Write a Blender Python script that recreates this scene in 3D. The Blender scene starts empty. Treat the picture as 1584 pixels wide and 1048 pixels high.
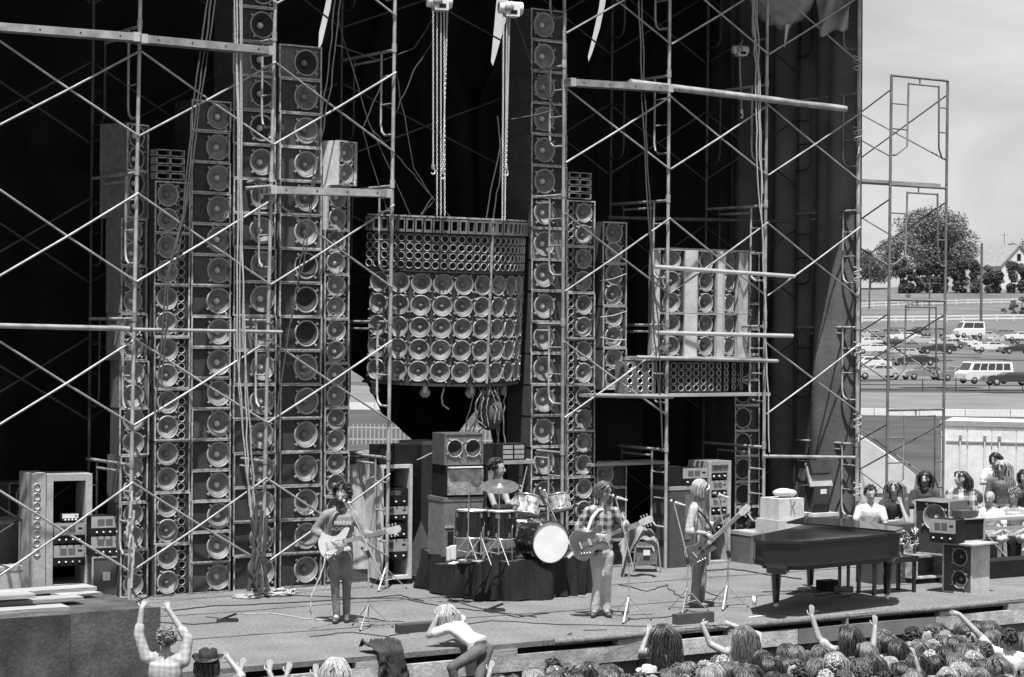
import bpy, math, random
from mathutils import Vector, Matrix, Euler, noise
R = math.radians
rnd = random.Random(7)
scn = bpy.context.scene
COL = scn.collection
# ------------------------------------------------------------------ camera
F, TH, ROLL, HY, CX, CY, CZ = 3300.0, R(33.4), .011, 505.0, 792.0, 524.0, 3.72
pit = math.atan((HY - CY) / F)
fwd = Vector((math.sin(TH) * math.cos(pit), math.cos(TH) * math.cos(pit), math.sin(pit)))
rt0 = Vector((math.cos(TH), -math.sin(TH), 0)); up0 = rt0.cross(fwd)
rt = rt0 * math.cos(ROLL) + up0 * math.sin(ROLL); upv = up0 * math.cos(ROLL) - rt0 * math.sin(ROLL)
CAM = Vector((0, 0, CZ))
cd = bpy.data.cameras.new('camera'); cam = bpy.data.objects.new('camera', cd); COL.objects.link(cam)
cam.matrix_world = Matrix(((rt.x, upv.x, -fwd.x, 0), (rt.y, upv.y, -fwd.y, 0), (rt.z, upv.z, -fwd.z, CZ), (0, 0, 0, 1)))
cd.sensor_fit = 'HORIZONTAL'; cd.sensor_width = 36; cd.lens = F / 1584 * 36; cd.clip_start = .5; cd.clip_end = 9000
scn.camera = cam
# ------------------------------------------------------------------ light
EL, SAZ = R(70), (-.62, -.785)          # sun nearly overhead, a little from the front and left
W = bpy.data.worlds.new('World'); scn.world = W; W.use_nodes = True
nt = W.node_tree; nt.nodes.clear()
def N(t, ty, **k):
    n = t.nodes.new(ty)
    for a, b in k.items(): setattr(n, a, b)
    return n
sk = N(nt, 'ShaderNodeTexSky', sky_type='NISHITA', sun_disc=False, sun_elevation=EL, sun_rotation=math.atan2(SAZ[0], SAZ[1]), dust_density=3.0, air_density=1.2)
bw = N(nt, 'ShaderNodeRGBToBW'); nt.links.new(sk.outputs[0], bw.inputs[0])
tc = N(nt, 'ShaderNodeTexCoord'); mp = N(nt, 'ShaderNodeMapping'); mp.inputs['Scale'].default_value = (3, 3, 11)
nt.links.new(tc.outputs['Generated'], mp.inputs[0])
nz = N(nt, 'ShaderNodeTexNoise'); nz.inputs['Scale'].default_value = 1.4; nz.inputs['Detail'].default_value = 7; nz.inputs['Roughness'].default_value = .55; nz.inputs['Distortion'].default_value = .5
nt.links.new(mp.outputs[0], nz.inputs[0])
mr = N(nt, 'ShaderNodeMapRange'); mr.inputs[1].default_value = .35; mr.inputs[2].default_value = .68; mr.inputs[3].default_value = 5.9; mr.inputs[4].default_value = 9.6
nt.links.new(nz.outputs[0], mr.inputs[0])
mx = N(nt, 'ShaderNodeMix'); mx.data_type = 'FLOAT'; mx.inputs[0].default_value = .86      # thin cloud sheet over the sky
nt.links.new(bw.outputs[0], mx.inputs[2]); nt.links.new(mr.outputs[0], mx.inputs[3])
bg = N(nt, 'ShaderNodeBackground'); bg.inputs[1].default_value = .058
nt.links.new(mx.outputs[0], bg.inputs[0]); wo = N(nt, 'ShaderNodeOutputWorld'); nt.links.new(bg.outputs[0], wo.inputs[0])
sl = bpy.data.lights.new('sun', 'SUN'); sl.energy = 5.0; sl.angle = R(.53)
so = bpy.data.objects.new('sun', sl); COL.objects.link(so)
_n = math.hypot(*SAZ); SUN = Vector((SAZ[0] / _n * math.cos(EL), SAZ[1] / _n * math.cos(EL), math.sin(EL)))
so.rotation_euler = SUN.to_track_quat('Z', 'Y').to_euler(); so.location = (10, 10, 40)
scn.view_settings.view_transform = 'Standard'; scn.view_settings.look = 'None'; scn.view_settings.exposure = 0.75
scn.view_settings.gamma = 1; scn.view_settings.use_curve_mapping = False
# ------------------------------------------------------------------ points
def ray(px, py): return fwd * F + rt * (px - CX) + upv * (CY - py)
def fl(px, py, z=0.0):
    d = ray(px, py); return CAM + d * ((z - CZ) / d.z)
def aty(px, py, Y):
    d = ray(px, py); return CAM + d * (Y / d.y)
def atd(px, py, D): return CAM + ray(px, py) * (D / F)
def ppm(p): return F / ((Vector(p) - CAM).dot(fwd))
# ------------------------------------------------------------------ materials
def mat(name, v, rough=.7, metal=0, var=.25, scale=8, bump=.0, bscale=60, stretch=(1, 1, 1), spec=.5, grain=0, coat=0):
    m = bpy.data.materials.new(name); m.use_nodes = True; t = m.node_tree; b = t.nodes['Principled BSDF']
    b.inputs['Roughness'].default_value = rough; b.inputs['Metallic'].default_value = metal
    b.inputs['Specular IOR Level'].default_value = spec; b.inputs['Coat Weight'].default_value = coat
    c = N(t, 'ShaderNodeTexCoord'); mpp = N(t, 'ShaderNodeMapping'); mpp.inputs['Scale'].default_value = stretch
    t.links.new(c.outputs['Object'], mpp.inputs[0])
    inf = N(t, 'ShaderNodeObjectInfo'); ad = N(t, 'ShaderNodeVectorMath', operation='ADD'); t.links.new(mpp.outputs[0], ad.inputs[0]);
    ml = N(t, 'ShaderNodeMath', operation='MULTIPLY'); ml.inputs[1].default_value = 37; t.links.new(inf.outputs['Random'], ml.inputs[0]); t.links.new(ml.outputs[0], ad.inputs[1])
    n = N(t, 'ShaderNodeTexNoise'); n.inputs['Scale'].default_value = scale; n.inputs['Detail'].default_value = 6; t.links.new(ad.outputs[0], n.inputs[0])
    r = N(t, 'ShaderNodeMapRange'); r.inputs[1].default_value = .3; r.inputs[2].default_value = .7; r.inputs[3].default_value = v * (1 - var); r.inputs[4].default_value = v * (1 + var)
    t.links.new(n.outputs[0], r.inputs[0]); last = r.outputs[0]
    rj = N(t, 'ShaderNodeMapRange'); rj.inputs[3].default_value = 1 - var * .5; rj.inputs[4].default_value = 1 + var * .5; t.links.new(inf.outputs['Random'], rj.inputs[0])
    mm = N(t, 'ShaderNodeMath', operation='MULTIPLY'); t.links.new(last, mm.inputs[0]); t.links.new(rj.outputs[0], mm.inputs[1]); last = mm.outputs[0]
    if grain:
        g = N(t, 'ShaderNodeTexNoise'); g.inputs['Scale'].default_value = 24; g.inputs['Detail'].default_value = 3; t.links.new(c.outputs['Object'], g.inputs[0])
        gr = N(t, 'ShaderNodeMapRange'); gr.inputs[1].default_value = .3; gr.inputs[2].default_value = .7; gr.inputs[3].default_value = 1 - grain; gr.inputs[4].default_value = 1 + grain; t.links.new(g.outputs[0], gr.inputs[0])
        m2 = N(t, 'ShaderNodeMath', operation='MULTIPLY'); t.links.new(last, m2.inputs[0]); t.links.new(gr.outputs[0], m2.inputs[1]); last = m2.outputs[0]
    cc = N(t, 'ShaderNodeCombineColor')
    for i in range(3): t.links.new(last, cc.inputs[i])
    t.links.new(cc.outputs[0], b.inputs['Base Color'])
    if bump:
        n2 = N(t, 'ShaderNodeTexNoise'); n2.inputs['Scale'].default_value = bscale; n2.inputs['Detail'].default_value = 4; t.links.new(ad.outputs[0], n2.inputs[0])
        bp = N(t, 'ShaderNodeBump'); bp.inputs['Strength'].default_value = bump; bp.inputs['Distance'].default_value = .02; t.links.new(n2.outputs[0], bp.inputs['Height']); t.links.new(bp.outputs[0], b.inputs['Normal'])
    return m
M = dict(
    curtain=mat('black_drape', .009, .9, var=.5, scale=1.5, bump=.5, bscale=9, spec=.15),
    velvet=mat('velvet_skirt', .008, .8, var=.5, scale=5, bump=.8, bscale=25, spec=.35, stretch=(4, 4, .4)),
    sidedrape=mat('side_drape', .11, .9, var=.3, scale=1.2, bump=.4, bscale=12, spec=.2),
    floor=mat('stage_carpet', .15, .95, var=.16, scale=1.6, bump=.25, bscale=70, grain=.30, spec=.1),
    steel=mat('galvanised_steel', .30, .5, metal=.25, var=.35, scale=5, bump=.15, bscale=30, stretch=(1, 1, 1)),
    steelm=mat('weathered_steel', .15, .55, metal=.2, var=.3, scale=5),
    steeld=mat('dull_shaded_steel', .04, .55, metal=.3, var=.4, scale=5),  # dull dark steel; on rear scaffold tubes it also paints in their shade
    plank=mat('plank_wood', .26, .85, var=.3, scale=6, bump=.4, bscale=40, stretch=(.15, 1, 1)),
    alu=mat('alloy', .6, .35, metal=.6, var=.15, scale=5),
    chrome=mat('chrome', .65, .2, metal=.9, var=.08, scale=5),
    cab=mat('cabinet_black', .03, .6, var=.4, scale=14, bump=.3, bscale=90),
    cabgrey=mat('cabinet_grey', .12, .75, var=.22, scale=10, bump=.3, bscale=90, grain=.15),
    cabside=mat('cabinet_side', .055, .75, var=.25, scale=5, bump=.2, bscale=60, grain=.12),
    caboard=mat('bare_board', .30, .8, var=.2, scale=4, bump=.25, bscale=50, grain=.12),
    baffle=mat('baffle_board', .028, .75, var=.3, scale=9, bump=.3, bscale=90, grain=.2),
    trim=mat('worn_edge', .30, .7, var=.55, scale=17, bump=.2),
    dome=mat('silver_dome', .5, .35, var=.15), cone=mat('paper_cone', .15, .75, var=.35, scale=9, bump=.1, bscale=90),
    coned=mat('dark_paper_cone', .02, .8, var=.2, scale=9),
    rim=mat('cast_rim', .30, .5, metal=.2, var=.2, scale=10),
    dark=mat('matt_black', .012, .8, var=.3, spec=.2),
    hole=mat('dark_hole', .006, .9, var=.1, spec=.1),
    piano=mat('piano_lacquer', .014, .24, var=.2, scale=3, spec=.6, coat=.4),
    panel=mat('amp_panel', .33, .45, metal=.2, var=.12, scale=10),
    meter=mat('meter_glass', .10, .12, var=.1, spec=.8),
    white=mat('white_paint', .6, .7, var=.1, scale=6, grain=.06),
    chalk=mat('peeling_white_paint', .38, .85, var=.45, scale=3.2, bump=.4, bscale=24, grain=.15),
    fascia=mat('fascia_board', .16, .85, var=.2, scale=2.5, bump=.3),
    ply=mat('stained_plywood', .075, .8, var=.75, scale=2.1, bump=.3, bscale=30, grain=.25),
    rope=mat('rope', .38, .9, var=.25, scale=30, bump=.5, bscale=200),
    roped=mat('dark_rope', .06, .9, var=.3, scale=30),
    cable=mat('rubber_cable', .02, .6, var=.3),
    cloth=mat('canvas', .25, .9, var=.3, scale=3, bump=.6, bscale=8),
    clothw=mat('white_canvas', .5, .9, var=.12, scale=2, bump=.4, bscale=5),
    skin=mat('skin', .28, .55, var=.08, scale=9, bump=.1), skin2=mat('tanned_skin', .2, .55, var=.08, scale=9, bump=.1),
    eye=mat('eye_dark', .02, .4),
    denim=mat('faded_denim', .17, .9, var=.3, scale=6, bump=.7, bscale=14), denimd=mat('dark_denim', .08, .9, var=.35, scale=6, bump=.7, bscale=14),
    pale=mat('pale_trousers', .42, .9, var=.12, scale=6, bump=.7, bscale=14),
    tee=mat('grey_cotton', .22, .9, var=.12, scale=6, bump=.6, bscale=16), teew=mat('white_cotton', .52, .9, var=.08, scale=6, bump=.7, bscale=14),
    teed=mat('dark_cotton', .035, .9, var=.3, scale=6, bump=.6, bscale=16), teem=mat('mid_cotton', .12, .9, var=.3, scale=6, bump=.6, bscale=16),
    hairk=mat('black_hair', .026, .38, var=.5, scale=30, spec=.6), hairb=mat('brown_hair', .08, .4, var=.5, scale=30, spec=.6),
    hairl=mat('light_hair', .2, .45, var=.4, scale=30, spec=.6), hairf=mat('fair_hair', .32, .5, var=.3, scale=30, spec=.5),
    leather=mat('leather', .07, .45, var=.3, scale=12), felt=mat('black_felt', .012, .8, var=.4, scale=20),
    straw=mat('pale_straw', .4, .8, var=.2, scale=25, bump=.4, bscale=100),
    gbody=mat('guitar_pale', .45, .2, var=.15, scale=4, coat=.5), gbody2=mat('guitar_sunburst', .05, .15, var=.6, scale=5, coat=.6),
    gdark=mat('guitar_dark', .05, .15, var=.5, scale=7, coat=.5), fret=mat('maple_neck', .35, .35, var=.2, scale=20),
    drum=mat('drum_black', .015, .15, var=.2, coat=.5), drumsp=mat('drum_pearl', .35, .25, var=.8, scale=14, coat=.4), skinhead=mat('drum_head', .72, .6, var=.08, scale=6),
    cym=mat('cymbal_bronze', .30, .32, metal=.7, var=.25, scale=14),
    grass=mat('infield_grass', .06, .95, var=.25, scale=.25, grain=.2, spec=.1), track=mat('dirt_track', .13, .95, var=.2, scale=.2, grain=.1, spec=.1),
    hill=mat('hill_grass', .10, .95, var=.3, scale=.05, spec=.1, grain=.1), lot=mat('parking_gravel', .10, .95, var=.25, scale=.08, spec=.1),
    leaf=mat('leaves', .14, .7, var=.45, scale=.5, spec=.3), leafd=mat('dark_leaves', .085, .7, var=.4, scale=.5, spec=.3), bark=mat('bark', .08, .9, var=.3),  # leaf tones include distance haze, lightened into the colour
    glass=mat('car_glass', .03, .1, spec=.8), carw=mat('car_white', .62, .3, var=.05, coat=.5), carg=mat('car_grey', .2, .3, var=.05, coat=.5), cark=mat('car_dark', .03, .3, var=.1, coat=.5), carl=mat('car_silver', .4, .3, var=.05, coat=.5),
    tyre=mat('tyre_rubber', .015, .8), roof=mat('shingle_roof', .2, .9, var=.2, scale=1), crate=mat('board_box', .45, .85, var=.2, scale=5, bump=.2, grain=.1),
    case=mat('case_laminate', .05, .5, var=.3, scale=8), velour=mat('fur', .2, .9, var=.5, scale=9, bump=.7, bscale=40),
)
def checks(name, a, b, sc):
    m = bpy.data.materials.new(name); m.use_nodes = True; t = m.node_tree; bs = t.nodes['Principled BSDF']; bs.inputs['Roughness'].default_value = .9
    c = N(t, 'ShaderNodeTexCoord'); nn = N(t, 'ShaderNodeTexNoise'); nn.inputs['Scale'].default_value = 6; t.links.new(c.outputs['Object'], nn.inputs[0])
    mxv = N(t, 'ShaderNodeVectorMath', operation='SCALE'); mxv.inputs['Scale'].default_value = .07; t.links.new(nn.outputs['Color'], mxv.inputs[0])
    av = N(t, 'ShaderNodeVectorMath', operation='ADD'); t.links.new(c.outputs['Object'], av.inputs[0]); t.links.new(mxv.outputs[0], av.inputs[1])
    sp = N(t, 'ShaderNodeSeparateXYZ'); t.links.new(av.outputs[0], sp.inputs[0]); outs = []
    for i, ax in enumerate(('X', 'Z')):
        w = N(t, 'ShaderNodeMath', operation='MULTIPLY'); w.inputs[1].default_value = sc; t.links.new(sp.outputs[ax], w.inputs[0])
        s = N(t, 'ShaderNodeMath', operation='SINE'); t.links.new(w.outputs[0], s.inputs[0])
        g = N(t, 'ShaderNodeMath', operation='GREATER_THAN'); g.inputs[1].default_value = 0; t.links.new(s.outputs[0], g.inputs[0]); outs.append(g)
    ad = N(t, 'ShaderNodeMath', operation='ADD'); t.links.new(outs[0].outputs[0], ad.inputs[0]); t.links.new(outs[1].outputs[0], ad.inputs[1])
    r = N(t, 'ShaderNodeMapRange'); r.inputs[2].default_value = 2; r.inputs[3].default_value = a; r.inputs[4].default_value = b; t.links.new(ad.outputs[0], r.inputs[0])
    cc = N(t, 'ShaderNodeCombineColor')
    for i in range(3): t.links.new(r.outputs[0], cc.inputs[i])
    t.links.new(cc.outputs[0], bs.inputs['Base Color'])
    bp = N(t, 'ShaderNodeBump'); bp.inputs['Strength'].default_value = .6; bp.inputs['Distance'].default_value = .02; t.links.new(nn.outputs[0], bp.inputs['Height']); t.links.new(bp.outputs[0], bs.inputs['Normal'])
    return m
M['plaid'] = checks('checked_flannel', .03, .36, 62); M['fineplaid'] = checks('faint_check_cotton', .26, .38, 110); M['bandana'] = checks('patterned_top', .06, .6, 38)
# ------------------------------------------------------------------ mesh builder
class MB:
    def __init__(s): s.v = []; s.f = []; s.sm = []
    def add(s, vs, fs, smooth=False):
        o = len(s.v); s.v += [tuple(v) for v in vs]; s.f += [tuple(i + o for i in f) for f in fs]; s.sm += [smooth] * len(fs); return s
    def box(s, x0, x1, y0, y1, z0, z1, m=None):
        vs = [(x, y, z) for z in (z0, z1) for y in (y0, y1) for x in (x0, x1)]
        if m: vs = [m @ Vector(v) for v in vs]
        return s.add(vs, [(0, 2, 3, 1), (4, 5, 7, 6), (0, 1, 5, 4), (2, 6, 7, 3), (0, 4, 6, 2), (1, 3, 7, 5)])
    def beam(s, p0, p1, w, h, up=(0, 0, 1)):
        p0, p1 = Vector(p0), Vector(p1); d = (p1 - p0).normalized(); a = d.cross(Vector(up)).normalized() * w / 2; b = a.cross(d).normalized() * h / 2
        vs = [p + q for p in (p0, p1) for q in (-a - b, a - b, a + b, -a + b)]
        return s.add(vs, [(0, 1, 2, 3), (7, 6, 5, 4), (0, 4, 5, 1), (1, 5, 6, 2), (2, 6, 7, 3), (3, 7, 4, 0)])
    def tube(s, pts, r, n=8, caps=True, smooth=True, flat=1, side=None):
        pts = [Vector(p) for p in pts]; k = len(pts)
        rs = r if isinstance(r, (list, tuple)) else [r] * k
        vs = []; prev = None
        for i, p in enumerate(pts):
            d = (pts[min(i + 1, k - 1)] - pts[max(i - 1, 0)])
            if d.length < 1e-9: d = Vector((0, 0, 1))
            d.normalize()
            if prev is None:
                a = Vector(side) if side is not None else (Vector((0, 0, 1)) if abs(d.z) < .9 else Vector((1, 0, 0)))
                a = (a - d * a.dot(d)).normalized()
            else: a = (prev - d * prev.dot(d)).normalized()
            prev = a; b = d.cross(a)
            vs += [p + (a * math.cos(2 * math.pi * j / n) + b * math.sin(2 * math.pi * j / n) * flat) * rs[i] for j in range(n)]
        fs = [(i * n + j, i * n + (j + 1) % n, (i + 1) * n + (j + 1) % n, (i + 1) * n + j) for i in range(k - 1) for j in range(n)]
        s.add(vs, fs, smooth)
        if caps: s.add(vs[:n], [tuple(range(n))[::-1]]); s.add(vs[-n:], [tuple(range(n))])
        return s
    def lathe(s, prof, n=20, m=None, smooth=True):       # profile of (radius, axial) round local -Y axis
        vs = []
        for r, a in prof: vs += [Vector((r * math.cos(2 * math.pi * j / n), a, r * math.sin(2 * math.pi * j / n))) for j in range(n)]
        if m: vs = [m @ v for v in vs]
        return s.add(vs, [(i * n + j, (i + 1) * n + j, (i + 1) * n + (j + 1) % n, i * n + (j + 1) % n) for i in range(len(prof) - 1) for j in range(n)], smooth)
    def disc(s, r, y, n=20, m=None):
        vs = [Vector((r * math.cos(2 * math.pi * j / n), y, r * math.sin(2 * math.pi * j / n))) for j in range(n)]
        if m: vs = [m @ v for v in vs]
        return s.add(vs, [tuple(range(n))])
    def ell(s, c, rx, ry, rz, n=12, k=8, m=None):
        c = Vector(c); vs = []
        for i in range(k + 1):
            t = math.pi * i / k
            for j in range(n):
                a = 2 * math.pi * j / n; v = Vector((rx * math.sin(t) * math.cos(a), ry * math.sin(t) * math.sin(a), rz * math.cos(t)))
                if m: v = m @ v
                vs.append(c + v)
        return s.add(vs, [(i * n + j, (i + 1) * n + j, (i + 1) * n + (j + 1) % n, i * n + (j + 1) % n) for i in range(k) for j in range(n)], True)
    def cap(s, p0, p1, r0, r1, n=10, flat=1, side=None):
        p0, p1 = Vector(p0), Vector(p1); d = (p1 - p0).normalized(); pts = []; rs = []
        for t in (1.45, 1.0, .5): pts.append(p0 - d * r0 * math.sin(t)); rs.append(r0 * math.cos(t))
        pts += [p0, p1]; rs += [r0, r1]
        for t in (.5, 1.0, 1.45): pts.append(p1 + d * r1 * math.sin(t)); rs.append(r1 * math.cos(t))
        return s.tube(pts, rs, n, True, True, flat, side)
    def prism(s, poly, y0, y1, m=None, smooth=False):     # polygon in XZ extruded along Y
        n = len(poly); vs = [Vector((x, y0, z)) for x, z in poly] + [Vector((x, y1, z)) for x, z in poly]
        if m: vs = [m @ v for v in vs]
        s.add(vs, [tuple(range(n)), tuple(range(2 * n - 1, n - 1, -1))])
        return s.add(vs, [(i, i + n, (i + 1) % n + n, (i + 1) % n) for i in range(n)], smooth)
    def slab(s, poly, z0, z1):                            # polygon in XY extruded along Z
        n = len(poly); vs = [(p[0], p[1], z0) for p in poly] + [(p[0], p[1], z1) for p in poly]
        return s.add(vs, [tuple(range(n))[::-1], tuple(range(n, 2 * n))] + [(i, (i + 1) % n, (i + 1) % n + n, i + n) for i in range(n)])
    def mesh(s, name, mt=None):
        me = bpy.data.meshes.new(name); me.from_pydata(s.v, [], s.f); me.polygons.foreach_set('use_smooth', s.sm)
        if mt is not None: me.materials.append(M[mt] if isinstance(mt, str) else mt)
        me.update(); return me
    def build(s, name, mt, parent=None, **k): return inst(name, s.mesh(name, mt), parent, **k)
def inst(name, me, parent=None, loc=(0, 0, 0), rot=(0, 0, 0), scale=None):
    o = bpy.data.objects.new(name, me); COL.objects.link(o); o.location = loc; o.rotation_euler = rot
    if scale: o.scale = scale if isinstance(scale, tuple) else (scale,) * 3
    if parent is not None: o.parent = parent
    return o
def tag(o, label=None, cat=None, group=None, kind=None):
    for k, v in (('label', label), ('category', cat), ('group', group), ('kind', kind)):
        if v: o[k] = v
    return o
def thing(name, label, cat, loc=(0, 0, 0), rz=0, group=None, rot=None):
    o = bpy.data.objects.new(name, None); COL.objects.link(o); o.location = loc; o.rotation_euler = rot if rot else (0, 0, rz); o.empty_display_size = .1
    return tag(o, label, cat, group)
def struct(name, mb, mt): return tag(mb.build(name, mt), kind='structure')
_mc = {}
def cached(key, fn):
    if key not in _mc: _mc[key] = fn()
    return _mc[key]
def copy_tree(o, parent=None):
    c = o.copy(); COL.objects.link(c); c.parent = parent
    for ch in o.children: copy_tree(ch, c)
    return c
ORD = ['lowest', 'second', 'third', 'fourth', 'fifth', 'sixth', 'seventh', 'eighth', 'ninth', 'tenth', 'eleventh', 'twelfth', 'thirteenth', 'fourteenth', 'fifteenth', 'sixteenth', 'seventeenth', 'eighteenth', 'nineteenth', 'twentieth', 'twenty-first', 'twenty-second']
def interp(x, pts):
    if x <= pts[0][0]: return pts[0][1]
    for (a, b), (c, d) in zip(pts, pts[1:]):
        if x <= c: return b + (d - b) * (x - a) / (c - a)
    return pts[-1][1]
# ================================================================== SETTING
FH = Vector((math.sin(TH), math.cos(TH), 0)); RH = Vector((math.cos(TH), -math.sin(TH), 0))
GZ = -1.9
PROF = [(0, GZ), (139, GZ), (200, -1.6), (250, -.6), (330, 1.8), (400, 4.4), (470, 6.8), (560, 11.5), (610, 15), (700, 16), (1000, 10), (3500, 5)]
def gz(s, t): return interp(s, PROF) + (0 if s < 140 else .25 * math.sin(t * .05 + s * .02) * min(1, (s - 140) / 100)) + (t * .012 if s > 400 else 0)
def gpt(s, t, dz=0): v = FH * s + RH * t; return Vector((v.x, v.y, gz(s, t) + dz))
def terrain(name, s0, s1, mt, ns=30, t0=-900, t1=1100, nt_=60, dz=0):
    mb = MB(); vs = []
    for i in range(ns + 1):
        s_ = s0 + (s1 - s0) * i / ns
        for j in range(nt_ + 1): vs.append(gpt(s_, (t0 + (t1 - t0) * j / nt_) * min(1, .25 + s_ / 600), dz))
    mb.add(vs, [(i * (nt_ + 1) + j, i * (nt_ + 1) + j + 1, (i + 1) * (nt_ + 1) + j + 1, (i + 1) * (nt_ + 1) + j) for i in range(ns) for j in range(nt_)], True)
    return struct(name, mb, mt)
mb = MB(); vs = [FH * a + RH * b_ + Vector((0, 0, GZ)) for a in (-3000, 141) for b_ in (-3000, 3000)]; mb.add(vs, [(0, 1, 3, 2)]); struct('infield', mb, 'grass')
terrain('dirt_track', 141, 188, 'track', 8)
terrain('grass_bank', 188, 199, 'grass', 4)
terrain('parking_lot', 199, 405, 'lot', 30)
terrain('hill', 405, 3400, 'hill', 60)
# stage deck
st = MB(); EY = 20.85
st.slab([(6, EY), (29, EY), (29, 32), (6, 32)], -.06, 0)
struct('stage_floor', st, 'floor')
# carpet roll along the right half of the front edge
mb = MB(); pts = []
for i in range(40): x = 14.4 + i * .36; pts.append((x, EY + .02 - .05 * math.sin(i * .8) * .4, -.03))
mb.tube(pts, .045, 8); o = mb.build('rolled_carpet_edge', 'floor'); tag(o, 'rolled edge of the grey carpet hanging over the front of the stage beside the piano', 'carpet')
fa = thing('stage_fascia', 'white peeling beam and grey panels along the front of the stage', 'stage front', (17, EY, 0))
def loc(p, o): return Vector(p) - o.location
x = 6.0; k = 0
while x < 29:
    w = 2.44; m_ = MB(); m_.box(x - 17 + .008, x - 17 + w - .008, -.012, .05, -.33, -.135 + rnd.uniform(-.004, .004))
    o = m_.build('beam', 'fascia' if k == 5 else 'chalk', fa)
    MB().box(x - 17 + .01, x - 17 + w - .01, .16, .20, -.74, -.33).build('panel', 'fascia', fa)
    MB().box(x - 17 + .01, x - 17 + w - .01, .09, .15, -1.9, -.742).build('lower_panel', 'chalk', fa)
    x += w; k += 1
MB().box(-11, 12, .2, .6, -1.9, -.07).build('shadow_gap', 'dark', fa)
for i in range(11):                                       # wooden packers under the deck edge
    MB().box(-7 + i * 1.75 + rnd.uniform(-.3, .3), -6.7 + i * 1.75 + rnd.uniform(0, .3), -.01, .1, -.135, -.061).build('packer', 'plank', fa)
for i in range(4):
    p = aty([1540, 806, 590, 1240][i], [965, 1025, 1046, 1005][i], EY + .15) - fa.location
    MB().box(p.x - .07, p.x + .07, .13, .158, p.z - .012, p.z + .012).build('hinge', 'dark', fa)
# ------------------------------------------------------------------ plywood wing box at the left
WX = aty(248, 990, EY - .14).x
pw = thing('wing_box', 'stained plywood box with boards laid on top at the left front corner of the stage', 'platform', (WX, EY, 0))
for i, (a, b) in enumerate([(-3.2, -1.0), (-.995, 0)]):
    MB().box(a, b, -.14, -.12, -1.2, .72 + .01 * i).build('front_sheet', 'ply', pw)
MB().box(-.02, 0, -.119, 1.2, -1.2, .71).build('side_sheet', 'ply', pw)
MB().box(-3.2, -.02, -.119, 1.2, .69, .718).build('top_sheet', 'ply', pw)
for i, (a, b, y, rz) in enumerate([(-3, -.9, .1, .10), (-3, -.6, .5, .03), (-2.6, -.25, .95, -.04), (-3, -1.2, .3, .14)]):
    c = Matrix.Translation((0, 0, .719 + i * .041)) @ Matrix.Rotation(rz, 4, 'Z')
    o = MB().box(a + WX, b + WX, y + EY, y + EY + .28, 0, .04, Matrix.Translation((WX, EY, .719 + i * .041)) @ Matrix.Rotation(-rz * .4, 4, 'Z') @ Matrix.Translation((-WX, -EY, 0))).build('board', 'plank')
    tag(o, ['long plain board lying nearest the front on the plywood wing box', 'middle board lying on the plywood wing box', 'rearmost board on the plywood wing box, near the road case', 'topmost board slanting across the others on the plywood wing box'][i], 'board', 'boards on the wing box')
# ------------------------------------------------------------------ drapes
def drape(name, label, L, Rr, top, bot, Y, mt='curtain', nu=70, nv=30, amp=.12, freq=26, seed=0, alongX=True):
    mb = MB(); vs = []
    for i in range(nv + 1):
        for j in range(nu + 1):
            u = j / nu; b = bot(u) if callable(bot) else bot; py = top + (b - top) * i / nv
            px = L(py) + (Rr(py) - L(py)) * u
            ph = u * freq + seed + .8 * math.sin(i / nv * 2.1 + u * 5 + seed)
            f = amp * (math.sin(ph) + .5 * math.sin(ph * 2.3 + i * .12)) * (.5 + .5 * i / nv)
            vs.append(aty(px, py, Y + f))
    mb.add(vs, [(i * (nu + 1) + j, (i + 1) * (nu + 1) + j, (i + 1) * (nu + 1) + j + 1, i * (nu + 1) + j + 1) for i in range(nv) for j in range(nu)], True)
    o = mb.build(name, mt); tag(o, label, 'drape'); s_ = o.modifiers.new('thick', 'SOLIDIFY'); s_.thickness = .02; return o
BY = 29.4
drape('black_drape', 'black drape hanging behind the left speaker towers', lambda y: -420, lambda y: interp(y, [(-200, 545), (0, 505), (75, 488), (120, 500), (200, 530), (1000, 545)]), -260, 905, BY, seed=1)
def hem(u): return interp(u, [(0, 560), (.15, 585), (.25, 640), (.45, 685), (.62, 692), (.75, 650), (.9, 600), (1, 560)])
drape('black_drape', 'black drape with a swagged hem hanging behind the central curved speaker array', lambda y: interp(y, [(-200, 530), (0, 514), (76, 496), (130, 460), (300, 520), (1000, 530)]), lambda y: interp(y, [(-200, 790), (0, 768), (25, 766), (110, 758), (140, 790), (400, 790), (700, 790)]), -260, hem, BY + .25, seed=4, amp=.16, freq=18)
drape('black_drape', 'black drape behind the tallest tower, between two bright gaps', lambda y: interp(y, [(-200, 800), (0, 792), (60, 776), (110, 762), (150, 740), (700, 745), (1000, 780)]), lambda y: interp(y, [(-200, 950), (0, 928), (60, 915), (112, 903), (140, 925), (1000, 935)]), -260, lambda u: 600 + 300 * min(1, u * 3), BY, seed=2, freq=12)
drape('black_drape', 'black drape behind the right hand scaffolding and piano speakers', lambda y: interp(y, [(-200, 965), (0, 938), (60, 925), (112, 905), (140, 890), (1000, 900)]), lambda y: 1290, -260, 880, BY + .2, seed=3, freq=30)
def sheet(name, label, fn, nu, nv, mt, cat='drape', th=.015):
    mb = MB(); vs = [fn(j / nu, i / nv) for i in range(nv + 1) for j in range(nu + 1)]
    mb.add(vs, [(i * (nu + 1) + j, (i + 1) * (nu + 1) + j, (i + 1) * (nu + 1) + j + 1, i * (nu + 1) + j + 1) for i in range(nv) for j in range(nu)], True)
    o = mb.build(name, mt); tag(o, label, cat); s_ = o.modifiers.new('thick', 'SOLIDIFY'); s_.thickness = th; return o
XR = 24.02
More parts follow.
